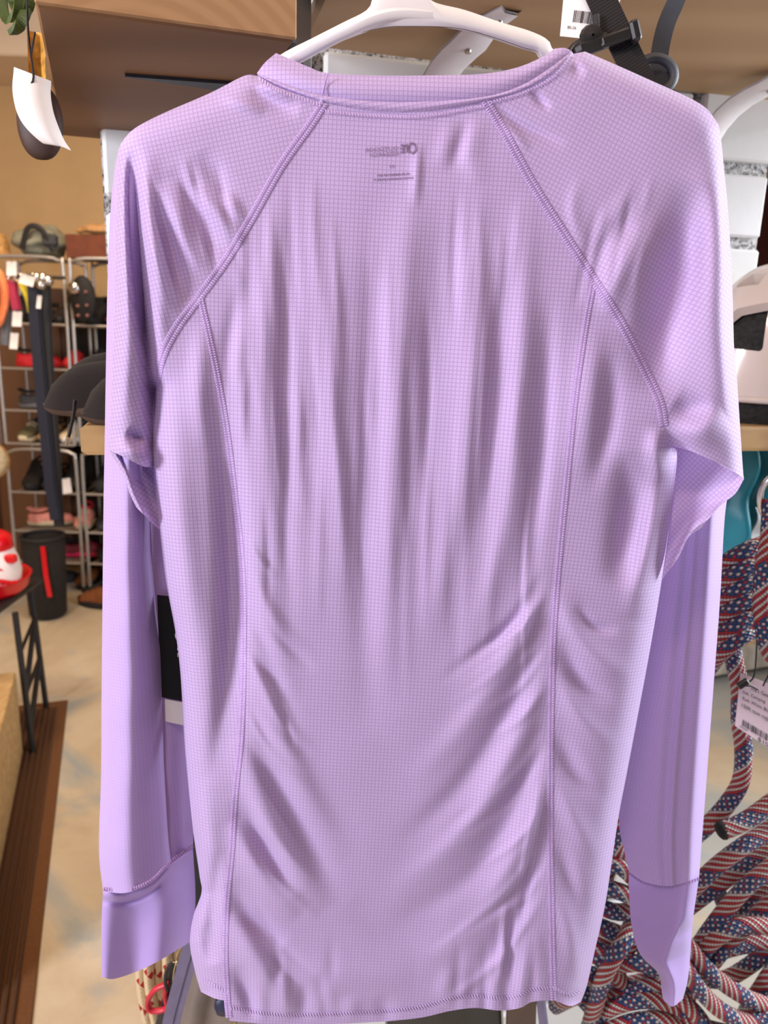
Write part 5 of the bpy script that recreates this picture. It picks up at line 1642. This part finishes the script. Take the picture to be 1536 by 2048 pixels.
def rack(label, xl, xr, tiers, top_z, mid_z):
    o = thing('shoe_rack', label, 'shoe rack', ((xl + xr) / 2, YK + 0.16, 0), 'tall wire shoe racks by the back wall')
    D = 0.30
    for y in (YK, YK + D):
        for (z0, z1) in ((0.03, mid_z - 0.03), (mid_z, top_z)):
            r = 0.07
            pts = cr([(xl, y, z0), (xl, y, z1 - r), (xl + r * 0.3, y, z1 - r * 0.3), (xl + r, y, z1), (xr - r, y, z1), (xr - r * 0.3, y, z1 - r * 0.3), (xr, y, z1 - r), (xr, y, z0)], 60)
            obj('frame', MB().tube(pts, 0.0095, 8), M_tube, o)
    for z in tiers:
        t = obj('tier', MB().tube([(xl, YK, z), (xr, YK, z)], 0.007, 8), M_tube, o)
        obj('back_rail', MB().tube([(xl, YK + D, z), (xr, YK + D, z)], 0.007, 8), M_tube, t)
        n = 8
        g = np.array([[(xl + (xr - xl) * i / n, YK + D * j / n, z - 0.010 * math.sin(math.pi * j / n)) for i in range(n + 1)] for j in range(n + 1)])
        obj('mesh_tray', MB().grid(g).grid((g - np.array([0, 0, 0.004]))[:, ::-1]), M_mesh, t)
    for x in (xl, xr):
        for y in (YK, YK + D):
            obj('foot', MB().lathe([(0.001, 0.0), (0.016, 0.0), (0.016, 0.012), (0.011, 0.034)], (x, y, 0), 10), M_bpl, o)
    return o


topz = Kx(100, 515)[2]
rowz = [Kx(60, y)[2] for y in (648, 738, 822, 888, 985, 1062, 1124, 1180)]
xr1, xl1 = Kx(150, 900)[0], Kx(10, 860)[0]
rack('silver tube shoe rack of eight tiers, left of the two by the back wall', xl1, xr1, rowz, topz, rowz[3])
xl2 = xr1 + 0.035
rack('silver tube shoe rack half hidden by the shirt sleeve, right of the two', xl2, xl2 + (xr1 - xl1), rowz, topz, rowz[3])

GS = 'shoes on the racks'


def rshoe(px, row, yoff, rz, lab, up, sole, lace='white', lin='lining', kind='low', sc=1.0):
    z = rowz[row] + 0.003
    x0 = xl1 if px < 150 else xl2
    x = x0 + {0: 0.075, 1: 0.19, 2: 0.305, 3: 0.150, 4: 0.335}[int(yoff)]
    return shoe(lab, (x, YK + 0.15, z), rz, K[up], K[sole], K[lace], K[lin], 'shoe', GS, kind, 'trainer', sc * (0.93 if yoff == 3 else 1.0))


# rows from the top of the left rack; the toe points to the viewer (-Y) or sideways
DN = -math.pi / 2
R = [
    (24, 1, 3, 0.1, 'bright red trainer with orange sole, second tier of the left rack', 'red', 'red', 'red', 'lining', 'low'),
    (110, 1, 4, DN + .2, 'red trainer end-on at the post, second tier of the left rack', 'red', 'red', 'red', 'lining', 'low'),
    (30, 2, 3, 0.15, 'dark grey trainer on the third tier of the left rack', 'dgrey', 'grey', 'grey', 'lining', 'low'),
    (92, 2, 4, DN, 'navy trainer on the third tier of the left rack', 'navy', 'grey', 'white', 'lining', 'low'),
    (40, 3, 0, DN, 'olive shoe toe on the fourth tier of the left rack', 'olive', 'cream', 'cream', 'lining', 'low'),
    (70, 3, 1, DN, 'tan shoe toe on the fourth tier of the left rack', 'tan', 'cream', 'cream', 'lining', 'low'),
    (125, 3, 2, DN, 'cream shoe toe on the fourth tier beside the post', 'cream', 'white', 'white', 'grey', 'low'),
    (52, 4, 0, DN + .1, 'dark brown boot on the fifth tier, left rack', 'brownblack', 'black', 'black', 'lining', 'high'),
    (84, 4, 1, DN, 'black clog with cream toe patch on the fifth tier, left rack', 'black', 'black', 'cream', 'lining', 'low'),
    (128, 4, 2, DN, 'black boot with pale tag on the fifth tier, left rack', 'black', 'black', 'black', 'lining', 'high'),
    (76, 5, 3, 0.3, 'coral pink running shoe on the sixth tier, left rack', 'pink', 'cream', 'white', 'pink', 'low'),
    (128, 5, 4, DN + .2, 'coral pink running shoe toe by the post, sixth tier', 'pink', 'cream', 'cream', 'red', 'low'),
    (64, 6, 3, 0.0, 'charcoal trainer with grey trim on the seventh tier, left rack', 'dgrey', 'grey', 'grey', 'lining', 'low'),
    (126, 6, 4, 0.2, 'magenta soled dark trainer on the seventh tier, left rack', 'maroon', 'magenta', 'magenta', 'lining', 'low'),
    (90, 7, 3, 0.2, 'black trainer on the lowest tier, left rack', 'black', 'dgrey', 'grey', 'lining', 'low'),
    (136, 7, 4, DN, 'brown leather shoe on the lowest tier, left rack', 'brown', 'black', 'black', 'lining', 'low'),
    (178, 0, 0, DN, 'black rubber shoe on the top tier of the right rack', 'black', 'black', 'black', 'lining', 'high'),
    (205, 1, 1, DN, 'charcoal trainer on the second tier of the right rack', 'dgrey', 'grey', 'grey', 'lining', 'low'),
    (180, 2, 0, DN, 'black trainer on the third tier of the right rack', 'black', 'grey', 'grey', 'lining', 'low'),
    (196, 4, 1, DN, 'dark teal trainer on the fifth tier of the right rack', 'teal', 'dgrey', 'white', 'lining', 'high'),
    (190, 5, 0, DN, 'black trainer on the sixth tier of the right rack', 'black', 'dgrey', 'grey', 'lining', 'low'),
    (196, 6, 0, DN, 'dark brown boot on the seventh tier of the right rack', 'brownblack', 'black', 'black', 'lining', 'high'),
    (204, 7, 1, DN, 'dark teal shoe on the lowest tier of the right rack', 'teal', 'black', 'black', 'lining', 'high'),
    (40, 0, 1, DN, 'charcoal trainer on the top tier of the left rack', 'dgrey', 'black', 'black', 'lining', 'low'),
    (40, 0, 0, DN, 'black boot beside the charcoal trainer, top tier of the left rack', 'black', 'black', 'black', 'lining', 'high'),
    (40, 0, 2, DN + .1, 'dark brown trainer at the post, top tier of the left rack', 'brownblack', 'black', 'black', 'lining', 'low'),
    (178, 0, 1, DN, 'brown shoe beside the rubber shoe, top tier of the right rack', 'brown', 'black', 'black', 'lining', 'low'),
    (205, 1, 0, DN, 'black trainer by the post, second tier of the right rack', 'black', 'dgrey', 'dgrey', 'lining', 'low'),
    (180, 2, 1, DN, 'grey trainer on the third tier of the right rack', 'grey', 'dgrey', 'white', 'lining', 'low'),
    (180, 3, 0, DN, 'charcoal shoe by the post, fourth tier of the right rack', 'dgrey', 'black', 'black', 'lining', 'low'),
    (180, 3, 1, DN, 'olive trainer on the fourth tier of the right rack', 'olive', 'black', 'cream', 'lining', 'low'),
    (196, 4, 0, DN, 'black boot by the post, fifth tier of the right rack', 'black', 'black', 'black', 'lining', 'high'),
    (190, 5, 1, DN, 'maroon trainer on the sixth tier of the right rack', 'maroon', 'black', 'white', 'lining', 'low'),
    (196, 6, 1, DN, 'cream trainer on the seventh tier of the right rack', 'cream', 'gum', 'white', 'tan', 'low'),
    (204, 7, 0, DN, 'black shoe by the post, lowest tier of the right rack', 'black', 'black', 'black', 'lining', 'low'),
]
for r_ in R:
    rshoe(*r_)
q = Kx(196, 1205, 3.82)
fx = G(np.array(205.), np.array(1212.))
shoe('brown leather boot with black sole on the floor before the right rack', (fx[0], fx[1], 0), math.pi - 0.25, K['brown'], K['black'], K['black'], K['teal'], 'boot', None, 'high', 'boot')

# bundles on top of the racks
M_pack = pm('grey_green_nylon', hexc(128, 128, 112), 0.25, 16, 0.6, bump=0.4, dist=0.01)
def lump(name, c, s, m, seed, parent=None, n=22):
    r = np.random.RandomState(seed)
    ph_ = r.rand(6) * 6
    g = []
    for i in range(n):
        f = -math.pi / 2 + math.pi * i / (n - 1)
        row = []
        for j in range(n * 2):
            t = 2 * math.pi * j / (n * 2)
            k = 1 + 0.10 * math.sin(3 * t + ph_[0] + 2 * f) + 0.07 * math.sin(5 * t + ph_[1]) * math.cos(4 * f + ph_[2]) + 0.05 * math.sin(9 * f + ph_[3])
            row.append((c[0] + s[0] * k * math.cos(f) * math.cos(t), c[1] + s[1] * k * math.cos(f) * math.sin(t), c[2] + s[2] * k * math.sin(f)))
        g.append(row)
    return obj(name, MB().grid(np.array(g), None, True), m, parent)


bp = thing('backpack', 'crumpled grey green backpack lying on top of the left shoe rack', 'backpack', (Kx(62, 515)[0], YK + 0.15, topz))
lump('body', (Kx(62, 515)[0], YK + 0.15, topz + 0.085), (0.135, 0.14, 0.078), M_pack, 3, bp)
q = cr([(Kx(40, 500)[0], YK + .02, topz + .04), (Kx(58, 470)[0], YK - .0, topz + .14), (Kx(84, 470)[0], YK + .0, topz + .13), (Kx(104, 505)[0], YK + .02, topz + .03)], 20)
obj('strap', MB().tube(q, 0.014, 8, True, False, 0.4, (0, 1, 0)), K['black'], bp)
obj('pocket', MB().box((Kx(96, 490)[0], YK + 0.03, topz + 0.085), (0.07, 0.05, 0.06), None, 0.012), K['dgrey'], bp, False)
bsk = thing('straw_hat', 'golden brown straw hat lying on top of the left shoe rack', 'hat', (Kx(-44, 480)[0], YK + 0.16, topz))
M_straw = pm('straw', hexc(196, 150, 92), 0.35, 60, 0.8, bump=0.5)
hcx = (Kx(-44, 480)[0], YK + 0.16, topz + 0.010)
obj('brim', MB().lathe([(0.07, 0.012), (0.10, 0.004), (0.118, 0.0), (0.120, 0.004), (0.10, 0.010), (0.07, 0.018)], hcx, 28), M_straw, bsk)
obj('crown', MB().lathe([(0.075, 0.01), (0.072, 0.06), (0.060, 0.105), (0.03, 0.118), (0.001, 0.115)], hcx, 28), M_straw, bsk)
tp = thing('carton', 'dark red brown carton with worn shoes on the right shoe rack top', 'box', (Kx(178, 505)[0], YK + 0.15, topz))
M_carton = pm('red_brown_card', hexc(104, 52, 30), 0.2, 20, 0.8)
xc = Kx(176, 505)[0]
for dx, dy, sx, sy in ((0, -0.12, 0.24, 0.008), (0, 0.12, 0.24, 0.008), (-0.118, 0, 0.008, 0.24), (0.118, 0, 0.008, 0.24)):
    obj('panel', MB().box((xc + dx, YK + 0.15 + dy, topz + 0.06), (sx, sy, 0.115), None, 0.002), M_carton, tp, False)
obj('bottom', MB().box((xc, YK + 0.15, topz + 0.004), (0.24, 0.24, 0.006)), M_carton, tp, False)
obj('flap', MB().box((xc, YK + 0.30, topz + 0.14), (0.24, 0.008, 0.08), [[1, 0, 0], [0, 0.9, -0.43], [0, 0.43, 0.9]], 0.002), M_carton, tp, False)
tn = tag(lump('tan_pouch', (Kx(182, 490)[0], YK + 0.10, topz + 0.145), (0.10, 0.06, 0.03), K['tan'], 8), 'crumpled tan leather pouch lying in the red brown carton', 'pouch')

# crampon plate: black board with six copper studs leaning on the right rack
cb = thing('ice_cleats', 'black rubber ice cleats with six copper studs hung on the right rack', 'cleats', Kx(167, 600, YK - 0.03))
cc_ = Kx(166, 598, YK - 0.035)
obj('pad', MB().lathe([(0.001, -0.008), (0.085, -0.008), (0.092, 0), (0.085, 0.008), (0.001, 0.008)], cc_, 28, [[1, 0, 0], [0, 0, 1], [0, -1, 0]], 0.72, 1.25), K['lining'], cb)
M_cop = pm('copper_stud', (0.75, 0.36, 0.28), 0.1, 60, 0.35, 0.7, 0)
for px, py in ((154, 584), (172, 584), (156, 612), (174, 611), (157, 631), (175, 631)):
    obj('stud', MB().lathe([(0.0085, 0), (0.0075, 0.006), (0.003, 0.016), (0.0005, 0.018)], Kx(px, py, YK - 0.044), 10, [[1, 0, 0], [0, 0, 1], [0, -1, 0]]), M_cop, cb)
obj('toe_plate', MB().lathe([(0.0001, 0.012), (0.02, 0.010), (0.03, 0.004), (0.031, -0.002)], Kx(147, 576, YK - 0.044), 14, [[1, 0, 0], [0, 0, 1], [0, -1, 0]]), M_steel, cb)

# slings and price tags hanging in front of the left rack
YSL = 3.55
rail = thing('hanging_rail', 'dark metal rail with hooks in front of the left shoe rack', 'rail', (Kx(40, 560, YSL)[0], YSL, 0))
zr = Kx(40, 552, YSL)[2]
xa, xb = Kx(-240, 560, YSL)[0], Kx(122, 556, YSL)[0]
obj('bar', MB().tube([(xa, YSL + 0.04, zr), (xb, YSL + 0.04, zr)], 0.008, 8), M_blk, rail)
obj('post', MB().tube([(xa, YSL + 0.04, zr), (xa, YSL + 0.04, 0)], 0.012, 8), M_blk, rail)
obj('base', MB().box((xa, YSL + 0.04, 0.012), (0.34, 0.34, 0.024), None, 0.006), M_blk, rail, False)
for px in (10, 30, 52, 78):
    x = Kx(px, 560, YSL)[0]
    obj('hook', MB().tube(cr([(x, YSL + 0.04, zr), (x, YSL + 0.0, zr - 0.004), (x, YSL - 0.02, zr - 0.008), (x, YSL - 0.024, zr + 0.012)], 12), 0.0035, 6), M_steel, rail)
M_or = pm('orange_cord', hexc(255, 138, 86), 0.2, 60, 0.6)
orr = thing('cord_coil', 'coil of bright orange cord at the left picture edge', 'cord', Kx(0, 640, YSL - 0.03))
for k in range(5):
    t = np.linspace(0, 2 * math.pi, 40, endpoint=False)
    x = -8 + (22 - 2.2 * k) * np.cos(t); y = 596 + (56 - 2.5 * k) * np.sin(t)
    obj('turn', MB().tube(P(x, y, YSL - 0.03 - 0.012 * np.sin(t + k) - 0.004 * k), 0.0095, 8, False, True), M_or, orr)
M_rsl = pm('crimson_webbing', hexc(170, 24, 66), 0.15, 60, 0.6)
M_ysl = pm('yellow_webbing', hexc(196, 176, 22), 0.15, 60, 0.6)
M_nsl = pm('navy_webbing', hexc(22, 24, 40), 0.15, 60, 0.7)


def hang(name, pts, w_, m, lab, cat='sling', dy=-0.02, grp='slings on the rail'):
    q = cr(pts, 30)
    o = thing(name, lab, cat, P(np.array(q[-1, 0]), np.array(q[-1, 1]), YSL + dy), grp)
    W = P(q[:, 0], q[:, 1], YSL + dy)
    ribbon(W, w_, 0.005, [1, 0.2, 0], m, 'webbing', o)
    ribbon(W + np.array([0.006, 0.012, 0]), w_, 0.005, [1, 0.2, 0], m, 'webbing', o)
    rr_ = MB().tube(np.array([W[0] + np.array([0.016 * math.cos(t), 0, 0.016 * math.sin(t) + 0.01]) for t in np.linspace(0, 6.28, 20, endpoint=False)]), 0.004, 6, False, True)
    obj('carabiner', rr_, M_steel, o)
    return o


hang('sling', [(24, 560), (24, 580), (27, 598), (32, 620)], 0.03, M_rsl, 'crimson sling hanging on the rail beside the orange cord')
hang('sling', [(38, 560), (44, 575), (54, 596), (60, 626)], 0.018, M_ysl, 'yellow sling hanging on the rail', dy=-0.03)
hang('long_strap', [(64, 560), (68, 640), (78, 760), (90, 880), (100, 980), (110, 1040)], 0.042, M_nsl, 'long navy webbing strap hanging nearly to the floor, left of the pair', 'strap', -0.035)
hang('long_strap', [(88, 562), (90, 640), (96, 760), (106, 880), (112, 980), (116, 1052)], 0.038, K['black'], 'long black webbing strap hanging nearly to the floor, right of the pair', 'strap', 0.0)
hang('sling', [(14, 560), (12, 600), (10, 640), (8, 690)], 0.03, K['grey'], 'grey sling hanging behind the orange cord', dy=0.0)
bell = thing('chrome_bells', 'cluster of chrome bells hanging on the rail before the left rack', 'bells', Kx(84, 562, YSL - 0.05))
for px, py in ((74, 556), (97, 562), (82, 570), (86, 556)):
    obj('bell', MB().lathe([(0.0001, 0.022), (0.012, 0.019), (0.021, 0.006), (0.022, -0.006), (0.014, -0.018), (0.0001, -0.022)], Kx(px, py, YSL - 0.055), 14), M_steel, bell)
GT = 'white price tags on the slings'
for (cx, cy, w_, h_, ro, lab) in ((23, 537, 20, 28, 0.0, 'white price tag at the top of the crimson sling'), (54, 560, 30, 20, 0.28, 'tilted white price tag beside the chrome bells'), (34, 638, 19, 30, 0.05, 'white price tag hanging below the crimson sling'), (78, 604, 9, 26, 0.1, 'narrow white price tag on the navy strap'), (28, 682, 16, 32, 0.08, 'lowest white price tag on the grey sling'), (133, 972, 18, 30, -0.15, 'white price tag hanging on the black boot')):
    Yt_ = YSL - 0.08 if cy < 900 else YK - 0.05
    o = thing('price_tag', lab, 'tag', Kx(cx, cy, Yt_), GT)
    c_, s_ = math.cos(ro), math.sin(ro)
    cs = [(cx + x * c_ - y * s_, cy + x * s_ + y * c_) for x, y in ((-w_ / 2, -h_ / 2), (w_ / 2, -h_ / 2), (w_ / 2, h_ / 2), (-w_ / 2, h_ / 2))]
    Yv = lambda u, v, Y_=Yt_: Y_ + 0.004 * np.sin(3 * np.asarray(v)) + 0 * np.asarray(u)
    card(cs, Yv, M_paper, 'card', o, n=4, rows=5)
    tp_ = np.array([P(np.array((cs[0][0] + cs[1][0]) / 2), np.array((cs[0][1] + cs[1][1]) / 2 + 2), Yt_ - 0.003), P(np.array(cx), np.array(cy - h_ * 0.5 - 7), Yt_ + 0.02)])
    obj('string', MB().tube(tp_, 0.0012, 5), K['black'], o)

# ================================================================== low things on the floor, left
M_osb = N('osb_board')
_v = M_osb.coord('Object', (1, 1, 1))
_vo = M_osb.n('ShaderNodeTexVoronoi'); M_osb.l(M_osb.coord('Object', (60, 14, 60), (0.3, 0.2, 0.6)), _vo.inputs[0]); _vo.inputs['Scale'].default_value = 1.0
M_osb.base(M_osb.mix(M_osb.noise(_v, 40), M_osb.ramp(_vo.outputs[0], [(0.1, hexc(190, 150, 96)), (0.6, hexc(146, 104, 56))]), hexc(206, 172, 118)))
M_osb.set(Roughness=0.7)
far = G(np.array(46.), np.array(1508.)); near = G(np.array(-30.), np.array(1900.))
dm = near - far; dm /= np.linalg.norm(dm); sm = np.array([-dm[1], dm[0], 0])
if sm[0] > 0: sm = -sm
near = far + dm * 1.1
zt = P(np.array(18.), np.array(1353.), far[1])[2]
plat = thing('display_platform', 'low platform of rough particle board along the mat, lower left', 'platform', tuple((far + near) / 2 + sm * 0.3))
A3 = [dm, sm, [0, 0, 1]]
ctr = (far + near) / 2 + sm * 0.3
obj('side_board', MB().box((far + near) / 2 + sm * 0.009 + np.array([0, 0, zt / 2]), (1.1, 0.018, zt), A3, 0.003), M_osb.m, plat, False)
obj('end_board', MB().box(far + sm * 0.3 - dm * -0.009 + np.array([0, 0, zt / 2 - 0.01]), (0.018, 0.56, zt - 0.02), A3, 0.003), M_osb.m, plat, False)
obj('top_board', MB().box(ctr + np.array([0, 0, zt + 0.009]), (1.1, 0.6, 0.018), A3, 0.003), M_osb.m, plat, False)

# ribbed brown runner mat
M_mat = pm('brown_ribbed_pile', hexc(84, 54, 31), 0.25, 220, 0.95, bump=0.8, dist=0.003)
M_matb = pm('tan_mat_border', hexc(108, 68, 34), 0.2, 220, 0.95, bump=0.6, dist=0.002)
mr0, mr1 = G(np.array(136.), np.array(1402.)), G(np.array(64.), np.array(2048.))
dmt = mr1 - mr0; dmt /= np.linalg.norm(dmt); smt = np.array([-dmt[1], dmt[0], 0])
if smt[0] > 0: smt = -smt
Lm, Wm = 2.4, 0.50
mat_ = thing('floor_mat', 'brown ribbed runner mat with tan border on the floor, lower left', 'mat', tuple(mr0 + dmt * Lm / 2 + smt * Wm / 2))
AM = [dmt, smt, [0, 0, 1]]
obj('border', MB().box(mr0 + dmt * Lm / 2 + smt * Wm / 2 + np.array([0, 0, 0.003]), (Lm, Wm, 0.006), AM, 0.002), M_matb, mat_, False)
nr = 24
for i in range(nr):
    wv = 0.032 + (Wm - 0.064) * (i + 0.5) / nr
    obj('rib', MB().box(mr0 + dmt * (Lm / 2) + smt * wv + np.array([0, 0, 0.008]), (Lm - 0.12, (Wm - 0.064) / nr * 0.62, 0.010), AM, 0.003), M_mat, mat_, False)

# black folding stand with red tub and red-white ski boot-like shoe
f1, f2 = G(np.array(66.), np.array(1508.)), G(np.array(93.), np.array(1418.))
st_ = thing('folding_stand', 'black steel folding stand holding a red tub, lower left', 'stand', tuple((f1 + f2) / 2 + np.array([-0.15, 0, 0])))
t1 = P(np.array(30.), np.array(1225.), f1[1] + 0.02); t2 = P(np.array(62.), np.array(1190.), f2[1] + 0.02)
t2[2] = t1[2]
lft = np.array([-0.42, -0.05, 0])
for a_, b_ in ((f1, t1), (f2, t2), (f1 + lft, t1 + lft), (f2 + lft, t2 + lft)):
    obj('leg', MB().tube(np.array([a_, b_]), 0.011, 8), M_blk, st_)
lerp = lambda a_, b_, t: a_ + (b_ - a_) * t
for (ta, tb) in ((0.16, 0.42), (0.42, 0.72)):
    obj('strut', MB().tube(np.array([lerp(f1, t1, ta), lerp(f2, t2, tb)]), 0.010, 8), M_blk, st_)
    obj('strut', MB().tube(np.array([lerp(f1, t1, tb), lerp(f2, t2, tb)]), 0.007, 8), M_blk, st_)
tc = (t1 + t2) / 2 + lft / 2
obj('top', MB().box(tc + np.array([-0.015, 0, 0.012]), (0.47, abs(t2[1] - t1[1]) + 0.02, 0.022), None, 0.006), M_blk, st_, False)
tub = thing('red_tub', 'shallow glossy red tub standing on the black folding stand', 'tub', tuple(tc + np.array([0.0, 0, 0.023])))
M_gred = pm('glossy_red', hexc(205, 12, 24), 0.06, 20, 0.25, bump=0)
ub = np.array([P(np.array(-30.), np.array(1205.), tc[1])[0], tc[1], tc[2] + 0.023])
obj('wall', MB().lathe([(0.001, 0), (0.130, 0), (0.148, 0.02), (0.156, 0.055), (0.161, 0.058), (0.156, 0.062), (0.149, 0.055), (0.140, 0.02), (0.125, 0.008), (0.001, 0.008)], ub, 36), M_gred, tub)
M_rw = pm('white_red_print', hexc(232, 214, 206), 0.1, 8, 0.4)
bo = thing('toddler_boot', 'white and red moulded boot with red collar standing in the red tub', 'boot', tuple(ub + np.array([0.05, -0.02, 0.03])))
bcx = ub + np.array([0.03, -0.03, 0.012])
obj('shell', MB().lathe([(0.001, 0), (0.085, 0.0), (0.112, 0.03), (0.118, 0.075), (0.110, 0.12), (0.094, 0.16), (0.088, 0.19), (0.082, 0.185), (0.086, 0.15)], bcx, 30, None, 1.0, 0.85), M_rw, bo)
obj('collar', MB().lathe([(0.090, 0.150), (0.098, 0.160), (0.092, 0.200), (0.070, 0.212), (0.001, 0.205)], bcx, 30, None, 1.0, 0.85), M_gred, bo)
for k, (z, dz) in enumerate(((0.055, 0.010), (0.095, 0.010), (0.13, 0.007))):
    t = np.linspace(-2.6, -0.3, 22)
    obj('buckle_strap', MB().tube(np.array([bcx + np.array([0.120 * math.cos(q_) * (1 - 0.12 * k), 0.102 * math.sin(q_) * (1 - 0.12 * k), z + dz * math.sin(q_ * 5)]) for q_ in t]), 0.0085, 8), M_gred, bo)
obj('clasp', MB().box(bcx + np.array([0.105, -0.03, 0.13]), (0.04, 0.03, 0.03), None, 0.006), M_gred, bo, False)

# black bucket bag and a red strap
kb = G(np.array(80.), np.array(1246.))
buck = thing('bucket_bag', 'dark round fabric bucket on the floor before the left shoe rack', 'bucket', tuple(kb))
M_dk = pm('charcoal_canvas', hexc(36, 30, 26), 0.2, 40, 1.0, bump=0.3)
obj('body', MB().lathe([(0.001, 0), (0.07, 0.0), (0.09, 0.02), (0.098, 0.2), (0.104, 0.42), (0.098, 0.425), (0.09, 0.2), (0.08, 0.03), (0.001, 0.02)], kb + np.array([0, 0.10, 0]), 28), M_dk, buck)
obj('rim', MB().tube(np.array([kb + np.array([0.102 * math.cos(t), 0.10 + 0.102 * math.sin(t), 0.424]) for t in np.linspace(0, 6.283, 32, endpoint=False)]), 0.008, 8, False, True), K['black'], buck)
ribbon(np.array([kb + np.array([0.045, -0.004, 0.40]), kb + np.array([0.05, -0.004, 0.25]), kb + np.array([0.06, 0.0, 0.14])]), 0.022, 0.006, [1, 0.2, 0], M_gred, 'strap', buck)
# wooden box with pale oval at far left
wb = thing('wooden_cabinet', 'brown wooden cabinet behind the left shoe rack', 'cabinet', (Kx(0, 1100, 4.6)[0], 4.7, 0))
WD5 = wood('brown_cabinet_wood', (0.16, 0.07, 0.025), (0.08, 0.03, 0.012), (8, 8, 2))
cx0 = Kx(20, 1000, 4.6)[0]
obj('body', MB().box((cx0, 4.74, 0.82), (0.9, 0.5, 1.64), None, 0.008), WD5, wb, False)
for k in range(2):
    d_ = obj('door', MB().box((cx0 - 0.22 + 0.44 * k, 4.48, 0.82), (0.42, 0.02, 1.5), None, 0.004), WD5, wb, False)
    obj('handle', MB().tube([(cx0 - 0.05 + 0.1 * k, 4.46, 0.75), (cx0 - 0.05 + 0.1 * k, 4.46, 0.9)], 0.006, 6), M_steel, d_)
wb2 = thing('wardrobe', 'dark wooden wardrobe behind the right shoe rack', 'wardrobe', (Kx(300, 1000, 4.6)[0], 4.7, 0))
cx1 = cx0 + 0.45 + 0.5
obj('body', MB().box((cx1, 4.74, 0.80), (0.94, 0.5, 1.6), None, 0.008), M_dk, wb2, False)
for k in range(2):
    d_ = obj('door', MB().box((cx1 - 0.23 + 0.46 * k, 4.48, 0.8), (0.44, 0.02, 1.5), None, 0.004), M_dk, wb2, False)
    obj('handle', MB().tube([(cx1 - 0.05 + 0.1 * k, 4.46, 0.75), (cx1 - 0.05 + 0.1 * k, 4.46, 0.9)], 0.006, 6), M_steel, d_)
cush = thing('drum', 'cream round cushion at the left picture edge beside the rack', 'cushion', Kx(-16, 920, 3.7))
obj('pad', MB().lathe([(0.001, -0.03), (0.075, -0.025), (0.09, 0), (0.075, 0.025), (0.001, 0.03)], Kx(-18, 920, 3.75), 26, [[1, 0, 0], [0, 0, 1], [0, -1, 0]]), K['cream'], cush)
obj('piping', MB().tube(np.array([Kx(-18, 920, 3.75) + np.array([0.09 * math.cos(t), 0, 0.09 * math.sin(t)]) for t in np.linspace(0, 6.283, 30, endpoint=False)]), 0.005, 6, False, True), K['tan'], cush)
obj('pole', MB().tube(np.array([Kx(-18, 920, 3.78), [Kx(-18, 920, 3.78)[0], 3.78, 0.0]]), 0.012, 8), M_blk, cush)

# ================================================================== right background
WD6 = wood('peach_pine', (0.72, 0.46, 0.26), (0.56, 0.34, 0.18), (6, 30, 30))
WD7 = wood('pale_driftwood', (0.58, 0.52, 0.44), (0.44, 0.38, 0.30), (6, 30, 30))
pa, pb_ = G(np.array(1380.), np.array(1378.)), G(np.array(1640.), np.array(1330.))
lb = thing('low_bench', 'low pine bench with pale front board on the floor, right', 'bench', tuple((pa + pb_) / 2))
db = pb_ - pa; db /= np.linalg.norm(db); nb2 = np.array([-db[1], db[0], 0])
zb = 0.16
pl0 = (pa + pb_) / 2 + db * 0.3
obj('front_board', MB().box(pl0 + nb2 * 0.01 + np.array([0, 0, zb - 0.06]), (1.6, 0.02, 0.12), [db, nb2, [0, 0, 1]], 0.003), WD7, lb, False)
for k in range(3):
    obj('top_plank', MB().box(pl0 + nb2 * (0.08 + 0.15 * k) + np.array([0, 0, zb + 0.011]), (1.6, 0.146, 0.022), [db, nb2, [0, 0, 1]], 0.003), WD6, lb, False)
for s in (-0.7, 0.7):
    obj('foot', MB().box(pl0 + db * s + nb2 * 0.24 + np.array([0, 0, (zb - 0.0) / 2]), (0.06, 0.36, zb), [db, nb2, [0, 0, 1]], 0.003), WD7, lb, False)
M_maho = pm('dark_mahogany', hexc(58, 16, 10), 0.3, 10, 0.5)
dw = thing('tall_cabinet', 'dark mahogany cabinet far behind the brick pier, right', 'cabinet', (1.9, 4.3, 0))
obj('body', MB().box((2.05, 4.45, 1.25), (1.7, 0.5, 2.0), None, 0.01), M_maho, dw, False)
for k in range(3):
    obj('leg', MB().box((1.35 + 0.65 * k, 4.45, 0.125), (0.08, 0.45, 0.25), None, 0.004), M_maho, dw, False)
    obj('door', MB().box((1.55 + 0.5 * k, 4.19, 1.25), (0.48, 0.02, 1.9), None, 0.004), M_maho, dw, False)
